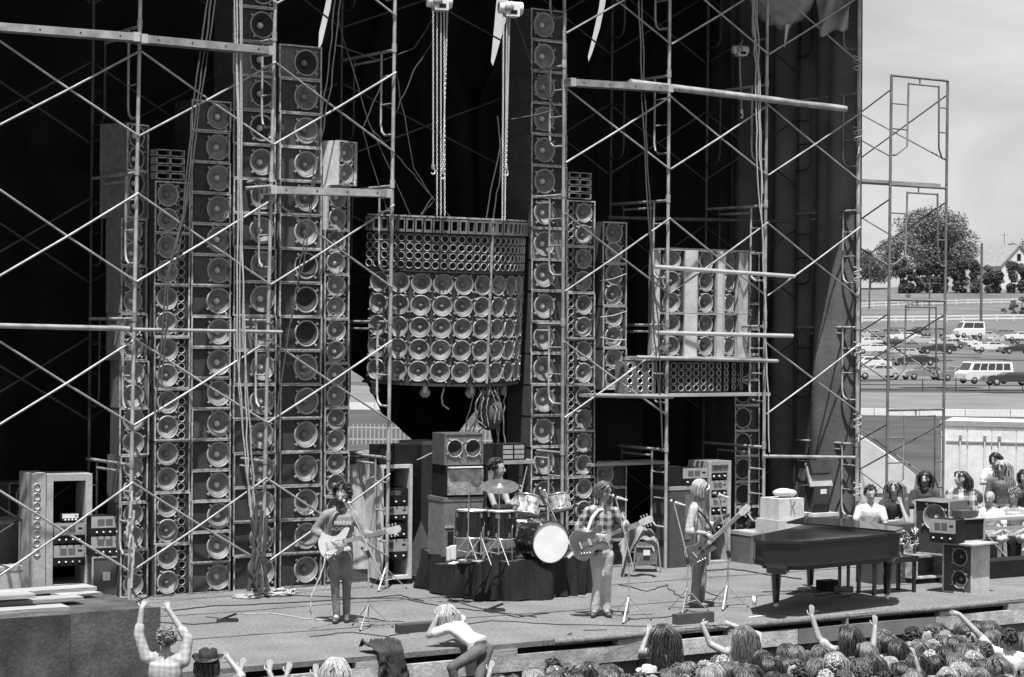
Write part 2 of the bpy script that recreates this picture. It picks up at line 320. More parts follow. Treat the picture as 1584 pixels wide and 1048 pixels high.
sheet('side_drape', 'dark side drape lashed to the right hand corner mast, its lower half in sun', lambda u, v: (XR + .11 * math.sin(u * 17 + v * 2 + math.sin(v * 5)) + .07 * math.sin(u * 41) * (1 - v) + .25 * u * v * 0, 26.22 + 3.2 * u, 11 - 10.9 * v + .06 * math.sin(u * 20)), 60, 40, 'sidedrape')
sheet('side_drape', 'unseen black drape added to keep skylight off the left end of the stage', lambda u, v: (5.5 + .1 * math.sin(u * 20), 26 + 3.6 * u, 11 - 11 * v), 30, 10, 'curtain')  # added out of view to darken the left end of the stage
sheet('roof_canvas', 'dark canvas roof stretched over the scaffolding above the speaker towers', lambda u, v: (5.2 + 19.0 * u, (1 - v) * interp(5.2 + 19.0 * u, [(8, 25.2), (11.6, 25.22), (12.2, 25.5), (12.9, 25.78), (14, 25.5), (16, 25.35), (18, 25.5), (20, 25.3), (21.5, 25.0), (24.2, 25.1)]) + 30 * v + .05 * math.sin(u * 37) * (1 - v) + .04 * math.sin(u * 91) * (1 - v), 10.5 + .12 * math.sin(u * 25)), 90, 8, 'curtain', 'canopy')
# canvas bundles at the top right
def bundle(label, pts, rad, Y, mt):
    mb = MB(); ps = [aty(x, y, Y) for x, y in pts]; n = 26; m_ = 14; vs = []
    for i in range(m_ + 1):
        t = i / m_ * (len(ps) - 1); a = int(min(t, len(ps) - 2)); p = ps[a].lerp(ps[a + 1], t - a); r = interp(t, list(enumerate(rad)))
        for j in range(n):
            an = 2 * math.pi * j / n; q = r * (1 + .16 * math.sin(an * 5 + i * .9) + .10 * math.sin(an * 9 - i))
            vs.append(p + Vector((0, math.cos(an) * q * .8, math.sin(an) * q)) + Vector((math.sin(an * 3) * .03, 0, 0)))
    mb.add(vs, [(i * n + j, i * n + (j + 1) % n, (i + 1) * n + (j + 1) % n, (i + 1) * n + j) for i in range(m_) for j in range(n)], True)
    mb.add(vs[:n], [tuple(range(n))]); mb.add(vs[-n:], [tuple(range(n))]); o = mb.build('canvas_bundle', mt); tag(o, label, 'canvas'); return o
bundle('large slung roll of grey canvas hanging at the top, left of the corner mast', [(1158, -22), (1185, 5), (1215, 12), (1245, -2), (1262, -22)], [.12, .3, .34, .26, .1], 26.5, 'cloth')
sheet('canvas_flap', 'loose pale canvas flap drooping beside the top of the corner mast', lambda u, v: aty(1262 + 52 * u + 6 * v - 8 * u * v, -20 + 76 * v - 12 * u * v + 3 * math.sin(u * 9), 26.3 + .12 * math.sin(u * 9 + v * 4) - .2 * v), 16, 16, 'cloth', 'canvas')
sheet('torn_canvas', 'narrow white strip of torn canvas below the slung roll', lambda u, v: aty(1216 + 6 * u * (1 - v) + -2 * v, 38 + 36 * v, 26.3 + .03 * u), 3, 8, 'clothw', 'canvas')
# ------------------------------------------------------------------ far scenery: walls, fences, lot, hill
fw = thing('track_wall', 'low white concrete wall along the near side of the dirt track', 'wall', gpt(141, 0))
for i in range(60):
    t0 = -60 + i * 3; p0, p1 = gpt(141, t0, .22), gpt(141, t0 + 2.96, .22)
    MB().beam(p0 - fw.location, p1 - fw.location, .25, .45).build('wall_section', 'white', fw)
def railfence(name, label, s0, sl, t0, t1, step, h, rails, mt, r=.07):
    f = thing(name, label, 'fence', gpt(s0 + sl * t0, t0)); t = t0; O = f.location; prev = None
    for k in range(int((t1 - t0) / step) + 1):
        t = t0 + k * step; p = gpt(s0 + sl * t, t) - O
        if k < 290: MB().beam(p, p + Vector((0, 0, h)), r * 2, r * 2, (0, 1, 0)).build('post', mt, f)
        if prev is not None:
            for z in rails: MB().beam(prev + Vector((0, 0, z)), p + Vector((0, 0, z)), r, r * 2.4).build('rail', mt, f)
        prev = p
    return f
railfence('rail_fence', 'white rail fence running straight above the parked cars', 405, 0, 60, 125, 3.2, 1.3, (.5, 1.1), 'white', .11)
railfence('rail_fence', 'white rail fence climbing the hill to the right below the house', 425, .75, 60, 130, 3.2, 1.3, (.5, 1.1), 'white', .11)
railfence('rail_fence', 'thin dark fence on the hill left of the far tree row', 500, 0, 70, 100, 2.5, 1.2, (.5, 1.1), 'bark', .05)
railfence('wire_fence', 'low wire fence along the near edge of the parking lot', 192, 0, 25, 60, 3.0, 1.1, (.1, .55, 1.0), 'steeld', .03)
railfence('picket_fence', 'pale picket fence seen under the swagged hem behind the central speakers', 100, 0, -14, 4, .2, .95, (.25, .8), 'carl', .024)
# trees
def leaves(mb, c, rx, ry, rz, n, size, seed, shell=.55):
    r_ = random.Random(seed)
    for i in range(n):
        u = r_.uniform(-1, 1); a = r_.uniform(0, 6.283); q = r_.uniform(shell, 1) ** .6; s_ = math.sqrt(1 - u * u)
        p = Vector((c[0] + rx * q * s_ * math.cos(a), c[1] + ry * q * s_ * math.sin(a), c[2] + rz * q * u))
        d1 = Vector((r_.gauss(0, 1), r_.gauss(0, 1), r_.gauss(0, .6))).normalized(); d2 = d1.cross(Vector((r_.gauss(0, 1), r_.gauss(0, 1), r_.gauss(0, 1)))).normalized()
        z = size * r_.uniform(.6, 1.4); mb.add([p - d1 * z, p - d2 * z * .5, p + d1 * z, p + d2 * z * .5], [(0, 1, 2, 3)])
def tree(name, label, s_, t_, h, w, clumps, mt, seed, n=240, size=.45, trunk=.3, group=None, crown0=.25, rf=1):
    b = gpt(s_, t_); o = thing(name, label, 'tree', b, 0, group); r_ = random.Random(seed); tk = MB()
    tk.tube([(0, 0, -.3), (0, 0, h * .3), (r_.uniform(-.3, .3), 0, h * .7)], [trunk, trunk * .75, trunk * .3], 7)
    cr = MB()
    for k in range(clumps):
        a = r_.uniform(0, 6.28); zz = r_.uniform(crown0, .88); q = w / 2 * math.sin(min(1, max(.15, (1 - abs(zz - .55) * 1.7))) * 1.4) * r_.uniform(.2, .9)
        c = (q * math.cos(a), q * math.sin(a), h * zz); rr = w * r_.uniform(.17, .27) * rf
        leaves(cr, c, rr, rr, rr * .8, int(n * 1.5), size * .62, seed * 31 + k, .3)
        tk.tube([(0, 0, h * .3), c], [trunk * .4, trunk * .08], 5)
    tk.build('trunk', 'bark', o); cr.build('crown', mt, o); return o
def tat(px, s_): return (px - 792) / F * s_      # sideways distance of an image column at range s
tree('broadleaf_tree', 'huge spreading broadleaf tree crowning the hill behind the scaffold tower', 640, tat(1447, 640), 24, 28, 62, 'leaf', 11, 260, .6, .7, None, .25, .72)
tree('broadleaf_tree', 'low broad tree at the left of the hilltop, beside the corner mast', 600, tat(1345, 600), 12, 14, 20, 'leaf', 12, 260, .45)
tree('broadleaf_tree', 'rounded tree filling the gap left of the huge hilltop tree', 610, tat(1392, 610), 16, 13, 20, 'leaf', 16, 260, .45)
tree('broadleaf_tree', 'distant tree showing above the roof of the white house', 700, tat(1578, 700), 17, 13, 14, 'leaf', 13, 260, .5)
for i, px in enumerate((1395, 1408, 1421, 1434, 1446, 1458, 1478, 1488, 1507, 1530, 1540, 1563, 1580)):
    hh = rnd.uniform(9.5, 11.5) if px < 1490 else (11 if px == 1507 else rnd.uniform(7, 9.5))
    tree('hedge_tree', 'dark upright evergreen, %s from the left in the hilltop tree row' % (['first'] + ORD[1:])[i], 575, tat(px, 575), hh, 3.0 if px != 1507 else 4.2, 14, 'leafd', 40 + i, 200, .4, .15, 'evergreens in the hilltop row', .06, 1.7)
for i, px in enumerate((1568, 1580)):
    tree('shrub', ['small dark conifer at the right end of the upper fence', 'small dark conifer nearest the right edge below the house'][i], 445, tat(px, 445), 4, 2.6, 6, 'leafd', 70 + i, 120, .22, .1, None, .05)
tree('shrub', 'lone small bush on the slope between the two white fences', 450, tat(1553, 450), 1.6, 1.6, 4, 'leafd', 77, 60, .15, .06, None, .1)
tree('sapling', 'thin sapling on the slope left of the utility pole', 470, tat(1405, 470), 4, 2.6, 5, 'leaf', 78, 70, .16, .08)
# house on the hill
hp = gpt(600, tat(1560, 600)); hs = thing('white_house', 'white gabled house with pale shingle roof on the hill at the right edge', 'house', hp, -TH + .3)
MB().prism([(-5.5, -1), (5.5, -1), (5.5, 6), (0, 11.5), (-5.5, 6)], -5, 12).build('wall', 'white', hs)
MB().prism([(-6, 5.6), (0, 11.7), (6, 5.6), (6, 6), (0, 12.1), (-6, 6)], -5.4, 12.5).build('roof', 'roof', hs)
MB().box(4.5, 16, -1, 8, -1, 5.2).build('side_wing', 'white', hs); MB().prism([(4, 5.1), (10, 8.5), (16.4, 5.1)], -1.4, 8.4).build('wing_roof', 'roof', hs)
for (x_, z_) in ((-.5, 7.6), (-3, 2.4), (2, 2.4)):
    wf = MB().box(x_, x_ + 1.1, -5.06, -5.0, z_, z_ + 1.8).build('window', 'dark', hs); MB().box(x_ - .12, x_ + 1.22, -5.04, -5.02, z_ - .12, z_ + 1.92).build('frame', 'carg', wf)
MB().tube([(0, 3, 11.8), (0, 3, 15.5)], .08, 5).tube([(-1.2, 3, 15), (1.2, 3, 15)], .05, 5).build('roof_aerial', 'steeld', hs)
# poles
def pole(label, s_, px, h, r, arms=()):
    p = gpt(s_, tat(px, s_)); o = thing('utility_pole', label, 'utility pole', p, -TH); MB().tube([(0, 0, -.5), (0, 0, h)], [r, r * .7], 7).build('pole', 'bark', o)
    for z in arms: MB().box(-1.4, 1.4, -.08, .08, z, z + .18).build('crossarm', 'bark', o)
pole('tall dark utility pole standing in the parking lot left of the white van', 290, 1517, 15.0, .22)
pole('utility pole with one crossarm behind the right scaffold tower', 360, 1437, 9.6, .16, (9,))
pole('pale utility pole beside the corner mast below the left hilltop tree', 480, 1344, 13, .2)
pole('short dark post standing in the parking lot left of the tall pole', 300, 1508, 2.6, .14)
# vehicles -------------------------------------------------------------
def vehicle(name, label, cat, px, py, ppx, L, H, mt, head=0, kind='car', s_=None):
    D = F / ppx; p = atd(px, py, D); b = Vector((p.x, p.y, p.z)); o = thing(name, label, cat, b, -TH + head)
    w = 1.8; h = L / 2
    if kind == 'car':
        prof = [(-h, .35), (-h, .72), (-h + .25, .86), (-h * .38, .95), (h * .55, .95), (h - .1, .86), (h, .7), (h, .38)]
        gh = [(-h * .38, .94), (-h * .12, H), (h * .38, H), (h * .66, .94)]
    elif kind == 'wagon':
        prof = [(-h, .35), (-h, .75), (-h + .2, .9), (-h * .4, 1.0), (h * .95, 1.0), (h, .9), (h, .38)]
        gh = [(-h * .4, .99), (-h * .15, H), (h * .82, H), (h * .97, .99)]
    else:
        prof = [(-h, .4), (-h, .95), (-h + .35, 1.15), (h, 1.15), (h, .4)]
        gh = [(-h + .3, 1.14), (-h + .8, H), (h - .05, H), (h, 1.14)]; w = 2.0
    MB().prism(prof, -w / 2, w / 2).build('body', mt, o)
    m_ = MB(); n = len(gh); vs = []
    for y in (-w / 2 + .06, -w / 2 + .2, w / 2 - .2, w / 2 - .06): pass
    lo = [(gh[0], gh[3])]; 
    vs = [(gh[0][0], -w / 2 + .06, gh[0][1]), (gh[3][0], -w / 2 + .06, gh[3][1]), (gh[3][0], w / 2 - .06, gh[3][1]), (gh[0][0], w / 2 - .06, gh[0][1]),
          (gh[1][0], -w / 2 + .2, gh[1][1]), (gh[2][0], -w / 2 + .2, gh[2][1]), (gh[2][0], w / 2 - .2, gh[2][1]), (gh[1][0], w / 2 - .2, gh[1][1])]
    m_.add(vs, [(4, 5, 6, 7), (0, 1, 5, 4), (1, 2, 6, 5), (2, 3, 7, 6), (3, 0, 4, 7)]); m_.build('cabin', mt, o)
    nw = 2 if kind == 'car' or name == 'camper' else (3 if kind == 'wagon' else 5)
    for k in range(nw):
        def q(u, v, s2=-1):
            xb = gh[0][0] + (gh[3][0] - gh[0][0]) * u; xt = gh[1][0] + (gh[2][0] - gh[1][0]) * u
            return Vector((xb + (xt - xb) * v, s2 * (w / 2 - .06 - .14 * v + .012), gh[0][1] + (gh[1][1] - gh[0][1]) * v))
        u0, u1 = .05 + .9 * k / nw + .012, .05 + .9 * (k + 1) / nw - .012
        for s2 in (-1, 1): MB().add([q(u0, .14, s2), q(u1, .14, s2), q(u1, .85, s2), q(u0, .85, s2)], [(0, 1, 2, 3)]).build('side_window', 'glass', o)
    for (A, B, e) in ((gh[0], gh[1], -.012), (gh[3], gh[2], .012)):
        f = lambda v: (A[0] + (B[0] - A[0]) * v + e, A[1] + (B[1] - A[1]) * v)
        a_, b_ = f(.12), f(.88); MB().add([(a_[0], -w / 2 + .14, a_[1] + .01), (a_[0], w / 2 - .14, a_[1] + .01), (b_[0], w / 2 - .26, b_[1] + .01), (b_[0], -w / 2 + .26, b_[1] + .01)], [(0, 1, 2, 3)]).build('windscreen' if e < 0 else 'rear_window', 'glass', o)
    for x_ in (-h * .64, h * .6):
        for s2 in (-1, 1):
            wh = cached('wheel', lambda: MB().lathe([(0, -.1), (.3, -.1), (.33, -.05), (.33, .05), (.3, .1), (0, .1)], 16).mesh('wheel', 'tyre'))
            wo_ = inst('wheel', wh, o, (x_, s2 * (w / 2 - .08), .33)); inst('hubcap', cached('hub', lambda: MB().lathe([(0, -.115), (.17, -.112), (.19, -.09)], 14).lathe([(0, .115), (.17, .112), (.19, .09)], 14).mesh('hubcap', 'chrome')), wo_)
    for x_ in (-h - .06, h): MB().box(x_, x_ + .08, -w / 2 + .02, w / 2 - .02, .4, .54).build('bumper', 'chrome', o)
    for s2 in (-.6, .6): MB().box(-h - .02, -h, s2 - .14, s2 + .14, .58, .76).build('headlight', 'alu', o)
    return o
V = [('white_van', 'long white passenger van with a row of side windows', 'van', 1522, 594, 17, 5.0, 2.0, 'carw', .35, 'van'),
     ('parked_car', 'pale two-door coupe beside the corner mast in the nearest row', 'car', 1357, 587, 17, 4.7, 1.3, 'carl', .2, 'car'),
     ('parked_car', 'mid grey sedan facing left just left of the grey station wagon', 'car', 1430, 588, 16.5, 4.8, 1.32, 'carg', .3, 'car'),
     ('station_wagon', 'grey station wagon parked between the sedan and the white van', 'car', 1481, 590, 16.5, 4.7, 1.4, 'carg', .3, 'wagon'),
     ('parked_car', 'low black car at the right end of the nearest row, before the van', 'car', 1562, 597, 17.5, 4.8, 1.2, 'cark', .15, 'car'),
     ('parked_car', 'long black convertible parked behind the grey sedan', 'car', 1414, 566, 14.5, 4.9, 1.15, 'cark', .3, 'car'),
     ('parked_car', 'white sedan half hidden behind the scaffold post at far left of the lot', 'car', 1340, 572, 15.5, 4.7, 1.3, 'carw', .2, 'car'),
     ('station_wagon', 'white station wagon in the top row beside the corner mast', 'car', 1345, 526, 10.5, 4.7, 1.45, 'carl', .2, 'wagon'),
     ('station_wagon', 'grey station wagon in the top row, second from the left', 'car', 1368, 524, 10.5, 4.6, 1.45, 'carg', .2, 'wagon'),
     ('parked_car', 'black car in the top row seen through the right scaffold tower', 'car', 1420, 520, 10.5, 4.6, 1.35, 'cark', .2, 'car'),
     ('parked_car', 'dark grey car in the top row left of the camper', 'car', 1446, 521, 10.5, 4.6, 1.35, 'carg', .2, 'car'),
     ('camper', 'white camper trailer parked in the top row of the lot', 'camper', 1499, 523, 12, 3.6, 2.1, 'carw', .2, 'van'),
     ('parked_car', 'white car with a flat roof in the middle of the lot below the camper', 'car', 1490, 538, 11.5, 4.7, 1.2, 'carw', .2, 'car'),
     ('parked_car', 'long white car behind the right scaffold tower in the second row', 'car', 1425, 534, 11.5, 4.9, 1.2, 'carl', .15, 'car'),
     ('parked_car', 'white car in the second row next to the corner mast', 'car', 1350, 548, 12.5, 4.8, 1.25, 'carw', .15, 'car'),
     ('parked_car', 'small pale car directly below the camper, beside the tall pole', 'car', 1475, 528, 10.5, 3.9, 1.2, 'carw', .2, 'car'),
     ('parked_car', 'white car in the lot at the far right, nearer the camper', 'car', 1555, 532, 11, 4.8, 1.25, 'carl', .2, 'car'),
     ('parked_car', 'white car at the right edge in the upper part of the lot', 'car', 1577, 528, 11, 4.8, 1.3, 'carw', .2, 'car')]
V += [('parked_car', ['white','grey','dark','silver'][k % 4] + ' car in the crowded middle rows, %s from the corner mast' % (['first'] + ORD[1:])[k], 'car', px, py, pq, 4.7, 1.3, ['carw','carg','cark','carl'][k % 4], .2, 'wagon' if k % 3 == 0 else 'car') for k, (px, py, pq) in enumerate([(1338, 538, 11.8), (1360, 560, 13.2), (1378, 541, 12), (1388, 556, 13), (1398, 528, 11), (1403, 545, 12.3), (1448, 548, 12.5), (1466, 540, 12), (1532, 545, 12.2), (1545, 524, 10.6), (1574, 548, 12.3), (1520, 527, 10.8)])]
for v in V: vehicle(*v)
# white container and tent behind the right side
ct = thing('white_container', 'white storage container with ribbed doors and lock rods behind the seated people', 'container', gpt(44.5, tat(1552, 44.5)), -TH - .3)
tz = (740 - 655) / (F / 44.5)
ZB = atd(1552, 655, 44.5).z - GZ
MB().box(-1.25, 2.2, 0, 2.4, .1, ZB).build('wall', 'white', ct); MB().box(-1.28, 2.23, -.04, .0, ZB - .08, ZB + .03).build('top_rail', 'panel', ct)
for i in range(5):
    MB().box(-1.2 + i * .5, -.72 + i * .5, -.03, -.003, .2, ZB - .16).build('door_panel', 'white', ct)
for x_ in (-.85, -.35, -.05, .5): MB().tube([(x_, -.06, .25), (x_, -.06, ZB - .3)], .018, 6).build('lock_rod', 'white', ct); MB().box(x_ - .03, x_ + .03, -.09, -.03, ZB - .35, ZB - .27).build('lock_bracket', 'carg', ct)
for z_ in (ZB - .42,): MB().box(-1.15, 1.2, -.05, -.031, z_, z_ + .03).build('door_bar', 'panel', ct)
tn = thing('white_tent', 'white canvas tent with a sloping roof seen between corner mast and scaffold tower', 'tent', atd(1365, 770, 44), -TH)
q = lambda px, py, D: Vector(((px - 1365) / F * D, (D - 44), (770 - py) / F * D))
MB().add([q(1290, 650, 43), q(1403, 728, 43), q(1412, 720, 47), q(1300, 645, 47)], [(0, 1, 2, 3)]).build('roof', 'clothw', tn)
MB().add([q(1290, 650, 43), q(1290, 820, 43), q(1400, 820, 43), q(1400, 752, 43), q(1403, 728, 43)], [(0, 1, 2, 3, 4)]).build('front_wall', 'clothw', tn)
MB().add([q(1400, 752, 43), q(1403, 728, 43), q(1412, 720, 47), q(1410, 745, 47)], [(0, 1, 2, 3)]).build('valance', 'clothw', tn)
for i in range(9): MB().box(*( lambda a: (a.x, a.x + .1, a.y - .01, a.y, a.z - .12, a.z))(q(1332 + i * 7.5, 748, 42.98))).build('fringe', 'clothw', tn)
# ================================================================== SCAFFOLDING
SY = 26.1; SD = 1.52
MX = [9.27, 11.23, 13.21, 15.155, 18.08, 20.05, 22.0, 23.95]
MTOPX = [-8, 217, 426, 611, 873, 1036, 1187, 1329]; MBOTX = [-12, 200, 406, 598, 869, 1029, 1180, 1325]
LV = [(7.28, 6.16), (5.41, 4.25), (3.50, 2.37), (1.62, .45)]
sc = thing('stage_scaffolding', 'tall steel scaffolding with crossed braces standing in front of the speaker wall', 'scaffolding', (MX[0], SY, 0))
SO = sc.location
def sx(i, z):
    a = aty(MBOTX[i], 900, SY).x; b = aty(MTOPX[i], 0, SY).x; za = aty(MBOTX[i], 900, SY).z; zb = aty(MTOPX[i], 0, SY).z
    return a + (b - a) * (z - za) / (zb - za)
FTOP = [9.55, 7.63, 5.71, 3.79, 1.87]
for i in range(8):
    r = .027 if i < 7 else .035
    zb = 0
    p = [Vector((sx(i, z), SY, z)) - SO for z in (zb, 2, 4, 6, 8, 10.4)]
    MB().tube(p, r, 8).build('standard', 'steel', sc)
    for k, z in enumerate(FTOP[1:]):          # couplings
        MB().tube([Vector((sx(i, z - .06), SY, z - .06)) - SO, Vector((sx(i, z + .06), SY, z + .06)) - SO], r + .009, 8).build('coupling', 'steel', sc)
    bX = sx(i, 5)
    MB().tube([Vector((bX, SY + SD, 0)) - SO, Vector((bX, SY + SD, 10.4)) - SO], .024, 8).build('rear_standard', 'steeld', sc)  # rear tube takes the darker steel, shade put into its colour
    for z in FTOP:
        if i in (3,) and z < 1.9: pass
        x0 = sx(i, z)
        def P(y, zz): return Vector((x0, SY + y, zz)) - SO
        MB().tube([P(0, z - .03), P(SD, z - .03)], .022, 6).build('frame_top', 'steel', sc)
        MB().tube([P(.36, z - .13), P(SD - .36, z - .13)], .018, 6).build('frame_stay', 'steel', sc)
        for s_, y0 in ((1, .0), (-1, SD)):
            yi = y0 + s_ * .36
            ins = [P(yi, z - .03), P(yi, z - 1.05), P(yi - s_ * .03, z - 1.16), P(yi - s_ * .12, z - 1.22), P(y0, z - 1.22)]
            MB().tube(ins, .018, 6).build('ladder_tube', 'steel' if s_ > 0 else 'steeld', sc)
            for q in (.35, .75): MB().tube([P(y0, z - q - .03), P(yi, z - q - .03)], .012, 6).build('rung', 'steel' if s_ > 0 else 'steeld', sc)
LV2 = [(9.2, 8.08)] + LV
for i in (0, 1, 2, 4, 5, 6):
    for (zt, zb) in LV2:
        if i in (5,) and zt < 5.2: pass
        if i >= 4 and zt < 2: continue
        if i == 5 and zt < 3.6: continue
        for a, b, off in ((zt, zb, -.035), (zb, zt, -.06)):
            p0 = Vector((sx(i, a), SY + off, a)) - SO; p1 = Vector((sx(i + 1, b), SY + off, b)) - SO
            mid = (p0 + p1) / 2 + Vector((0, -.004, -.012))
            MB().tube([p0, mid, p1], .0155, 6).build('cross_brace', 'steel', sc)
for i in (0, 1, 2, 3, 4, 5, 6):                # rear bays, their shade painted in with the darker steel
    for (zt, zb) in LV2:
        if i == 3 and zt < 5: continue
        for a, b, off in ((zt, zb, SD + .03), (zb, zt, SD + .055)):
            p0 = Vector((sx(i, 5), SY + off, a)) - SO; p1 = Vector((sx(i + 1, 5), SY + off, b)) - SO
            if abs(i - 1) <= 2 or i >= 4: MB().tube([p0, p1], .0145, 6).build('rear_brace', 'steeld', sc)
def splank(label, x0, y0, x1, y1, Y, h=.05, d=.23, mt='steel'):
    p0, p1 = aty(x0, y0, Y), aty(x1, y1, Y); c = (p0 + p1) / 2; o = thing('scaffold_plank', label, 'plank', c, 0, 'planks and rails laid in the scaffolding')
    MB().beam(p0 - c, p1 - c, d, h).build('board', mt, o)
    n = max(2, int((p1 - p0).length / .45))
    for k in range(n): q = (p0 - c).lerp(p1 - c, (k + .5) / n); MB().lathe([(0, -d / 2 - .004), (.012, -d / 2 - .004), (.012, -d / 2 + .002)], 8, Matrix.Translation(q)).build('rivet', 'dark', o)
    for e, s_ in ((p0 - c, 1), (p1 - c, -1)):
        dd = (p1 - p0).normalized() * s_; MB().beam(e, e + dd * .09, d + .02, h + .02).build('end_hook', 'alu', o)
    return o
splank('bright steel walk plank across the top left corner of the picture', -40, 40, 211, 59, SY - .1, .1)
splank('bright steel walk plank at the top, between the first and second masts', 213, 61, 419, 80, SY - .1, .1)
splank('steel walk plank between the second and third masts, in front of the upper cabinets', 413, 294, 600, 300, SY - .08, .1)
splank('steel walk plank at the top, right of the tallest tower', 876, 128, 1034, 138, SY - .08, .1)
def rail(label, x0, y0, x1, y1, Y, r=.03, mt='steel'):
    p0, p1 = aty(x0, y0, Y), aty(x1, y1, Y); c = (p0 + p1) / 2; o = MB().tube([p0 - c, p1 - c], r, 8).build('loose_pipe', mt); o.location = c
    tag(o, label, 'pipe', 'pipes clamped across the scaffolding'); return o
rail('thick pipe running from the fifth mast towards the corner mast near the top', 975, 128, 1308, 169, SY - .14, .055)
rail('upper of the two pale pipes across the front of the piano speaker cluster', 1012, 413, 1229, 428, SY - .12, .034, 'alu')
rail('lower of the two pale pipes across the front of the piano speaker cluster', 1013, 515, 1226, 520, SY - .12, .034, 'alu')
rail('long pipe at mid height running out of the picture on the left', -10, 504, 200, 509, SY - .1, .034)
rail('thin pipe crossing the left towers at mid height', 205, 510, 436, 514, SY - .1, .024)
rail('short pipe just above the second walk plank, left of mast', 380, 291, 420, 288, SY - .1, .02)
rail('pipe across the foot of the piano speaker cluster, above the small cones', 985, 553, 1203, 559, SY - .12, .03)
rail('pipe below the curved row of small cones at the right', 920, 612, 1040, 614, SY - .12, .034)
rail('dark pipe crossing behind the piano speaker cluster top', 940, 337, 1225, 343, SY + .9, .03, 'steeld')
rail('pipe above the kneeling equipment cases near the corner mast', 1180, 706, 1322, 708, SY - .05, .026)
# mast caps: rope ties on the corner mast
for i, y in enumerate((105, 215, 432, 548, 660, 766)):
    p = aty(1326, y, SY - .05); mb = MB(); q = [Vector((.065 * math.cos(a * .7), .065 * math.sin(a * .7), .012 * a - .05)) for a in range(22)]; mb.tube(q, .011, 5)
    mb.tube([q[0], q[0] + Vector((-.05, -.03, -.1)), q[0] + Vector((-.08, -.05, -.2))], .012, 5); o = mb.build('rope_tie', 'rope'); o.location = p
    tag(o, ['topmost', 'second', 'third', 'fourth', 'fifth', 'lowest'][i] + ' pale rope tie knotted round the corner mast', 'rope', 'rope ties on the corner mast')
rail('stout timber pole standing against the sky at the stage corner', 1330, -40, 1326, 800, SY + .05, .05, 'steeld')
# separate tower on the right -------------------------------------------
TY = 28.15
t_ = thing('scaffold_tower', 'free-standing open scaffold tower against the sky, right of the stage corner', 'scaffolding', aty(1375, 740, TY))
TO = t_.location; xa, xb = aty(1375, 460, TY).x, aty(1462, 460, TY).x
tops = [aty(1420, y, TY).z for y in (121, 289, 465, 634)]; fh = tops[0] - tops[1]
for x in (xa, xb): MB().tube([Vector((x, TY, -1.9)) - TO, Vector((x, TY, tops[0])) - TO], .026, 8).build('standard', 'steelm', t_)
for z in tops:
    MB().tube([Vector((xa, TY, z)) - TO, Vector((xb, TY, z)) - TO], .024, 6).build('frame_top', 'steelm', t_)
    w = xb - xa; MB().tube([Vector((xa + .3 * w, TY, z - .12)) - TO, Vector((xb - .16 * w, TY, z - .12)) - TO], .016, 6).build('frame_stay', 'steelm', t_)
    MB().tube([Vector((xa + .5 * w, TY, z - .12)) - TO, Vector((xa + .5 * w, TY, z)) - TO], .014, 6).build('frame_stay', 'steelm', t_)
    for x, s_ in ((xa, 1), (xb, -1)):
        xi = x + s_ * .30 * w if s_ > 0 else x - .16 * w
        MB().tube([Vector((xi, TY, z - .1)) - TO, Vector((xi - .02 * s_, TY, z - 1.25)) - TO, Vector((x + s_ * .12, TY, z - 1.42)) - TO, Vector((x, TY, z - 1.42)) - TO], .018, 6).build('ladder_tube', 'steelm', t_)
        for q in (.5, .95): MB().tube([Vector((x, TY, z - q)) - TO, Vector((xi, TY, z - q)) - TO], .013, 6).build('rung', 'steelm', t_)
    for x in (xa, xb):
        for a, b in ((-.25, -1.45), (-1.45, -.25)):
            MB().tube([Vector((x, TY, z + a)) - TO, Vector((x, TY + 2.7, z + b)) - TO], .0155, 6).build('cross_brace', 'steelm', t_)
for x in (xa, xb): MB().tube([Vector((x, TY + 2.7, -1.9)) - TO, Vector((x, TY + 2.7, tops[0] - .1)) - TO], .026, 8).build('rear_standard', 'steelm', t_)
o = MB().slab([(xa - .9, TY + .05), (xb - .1, TY + .05), (xb - .1, TY + .5), (xa - .9, TY + .5)], tops[1] + .03, tops[1] + .08).build('walk_board', 'plank'); tag(o, 'plank lying on the second frame of the right scaffold tower', 'plank')
# ================================================================== SPEAKERS
def driver(parent, loc_, r, dome=True, dark=False, rot=(0, 0, 0), dcap='dome', clamps=True):
    k = (round(r, 3), clamps)
    def rimf():
        mb = MB().lathe([(r, 0), (r * 1.02, -.012), (r * .97, -.022), (r * .9, -.018), (r * .87, .002)], 22)
        if clamps:
            for a in (45, 135, 225, 315):
                m_ = Matrix.Rotation(R(a + 4), 4, 'Y') @ Matrix.Translation((r * 1.07, -.014, 0)); mb.box(-r * .12, r * .12, -.012, .014, -r * .055, r * .055, m_)
                mb.box(r * .04, r * .12, -.02, .0, -r * .09, r * .09, m_)
        return mb.mesh('driver', 'rim')
    d = inst('driver', cached(('rim', k), rimf), parent, loc_, rot)
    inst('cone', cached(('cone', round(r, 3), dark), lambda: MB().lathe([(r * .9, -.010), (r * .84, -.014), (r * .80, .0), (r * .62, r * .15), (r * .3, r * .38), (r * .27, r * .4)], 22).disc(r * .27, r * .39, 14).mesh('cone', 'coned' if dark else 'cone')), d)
    if dome:
        q = r * (.25 if dcap == 'dome' else .27)
        inst('dust_cap', cached(('cap', round(r, 3), dcap), lambda: MB().lathe([(q, r * .39), (q * .97, r * .28), (q * .75, r * .16), (q * .4, r * .09), (0, r * .07)], 14).mesh('dust_cap', dcap)), d)
    return d
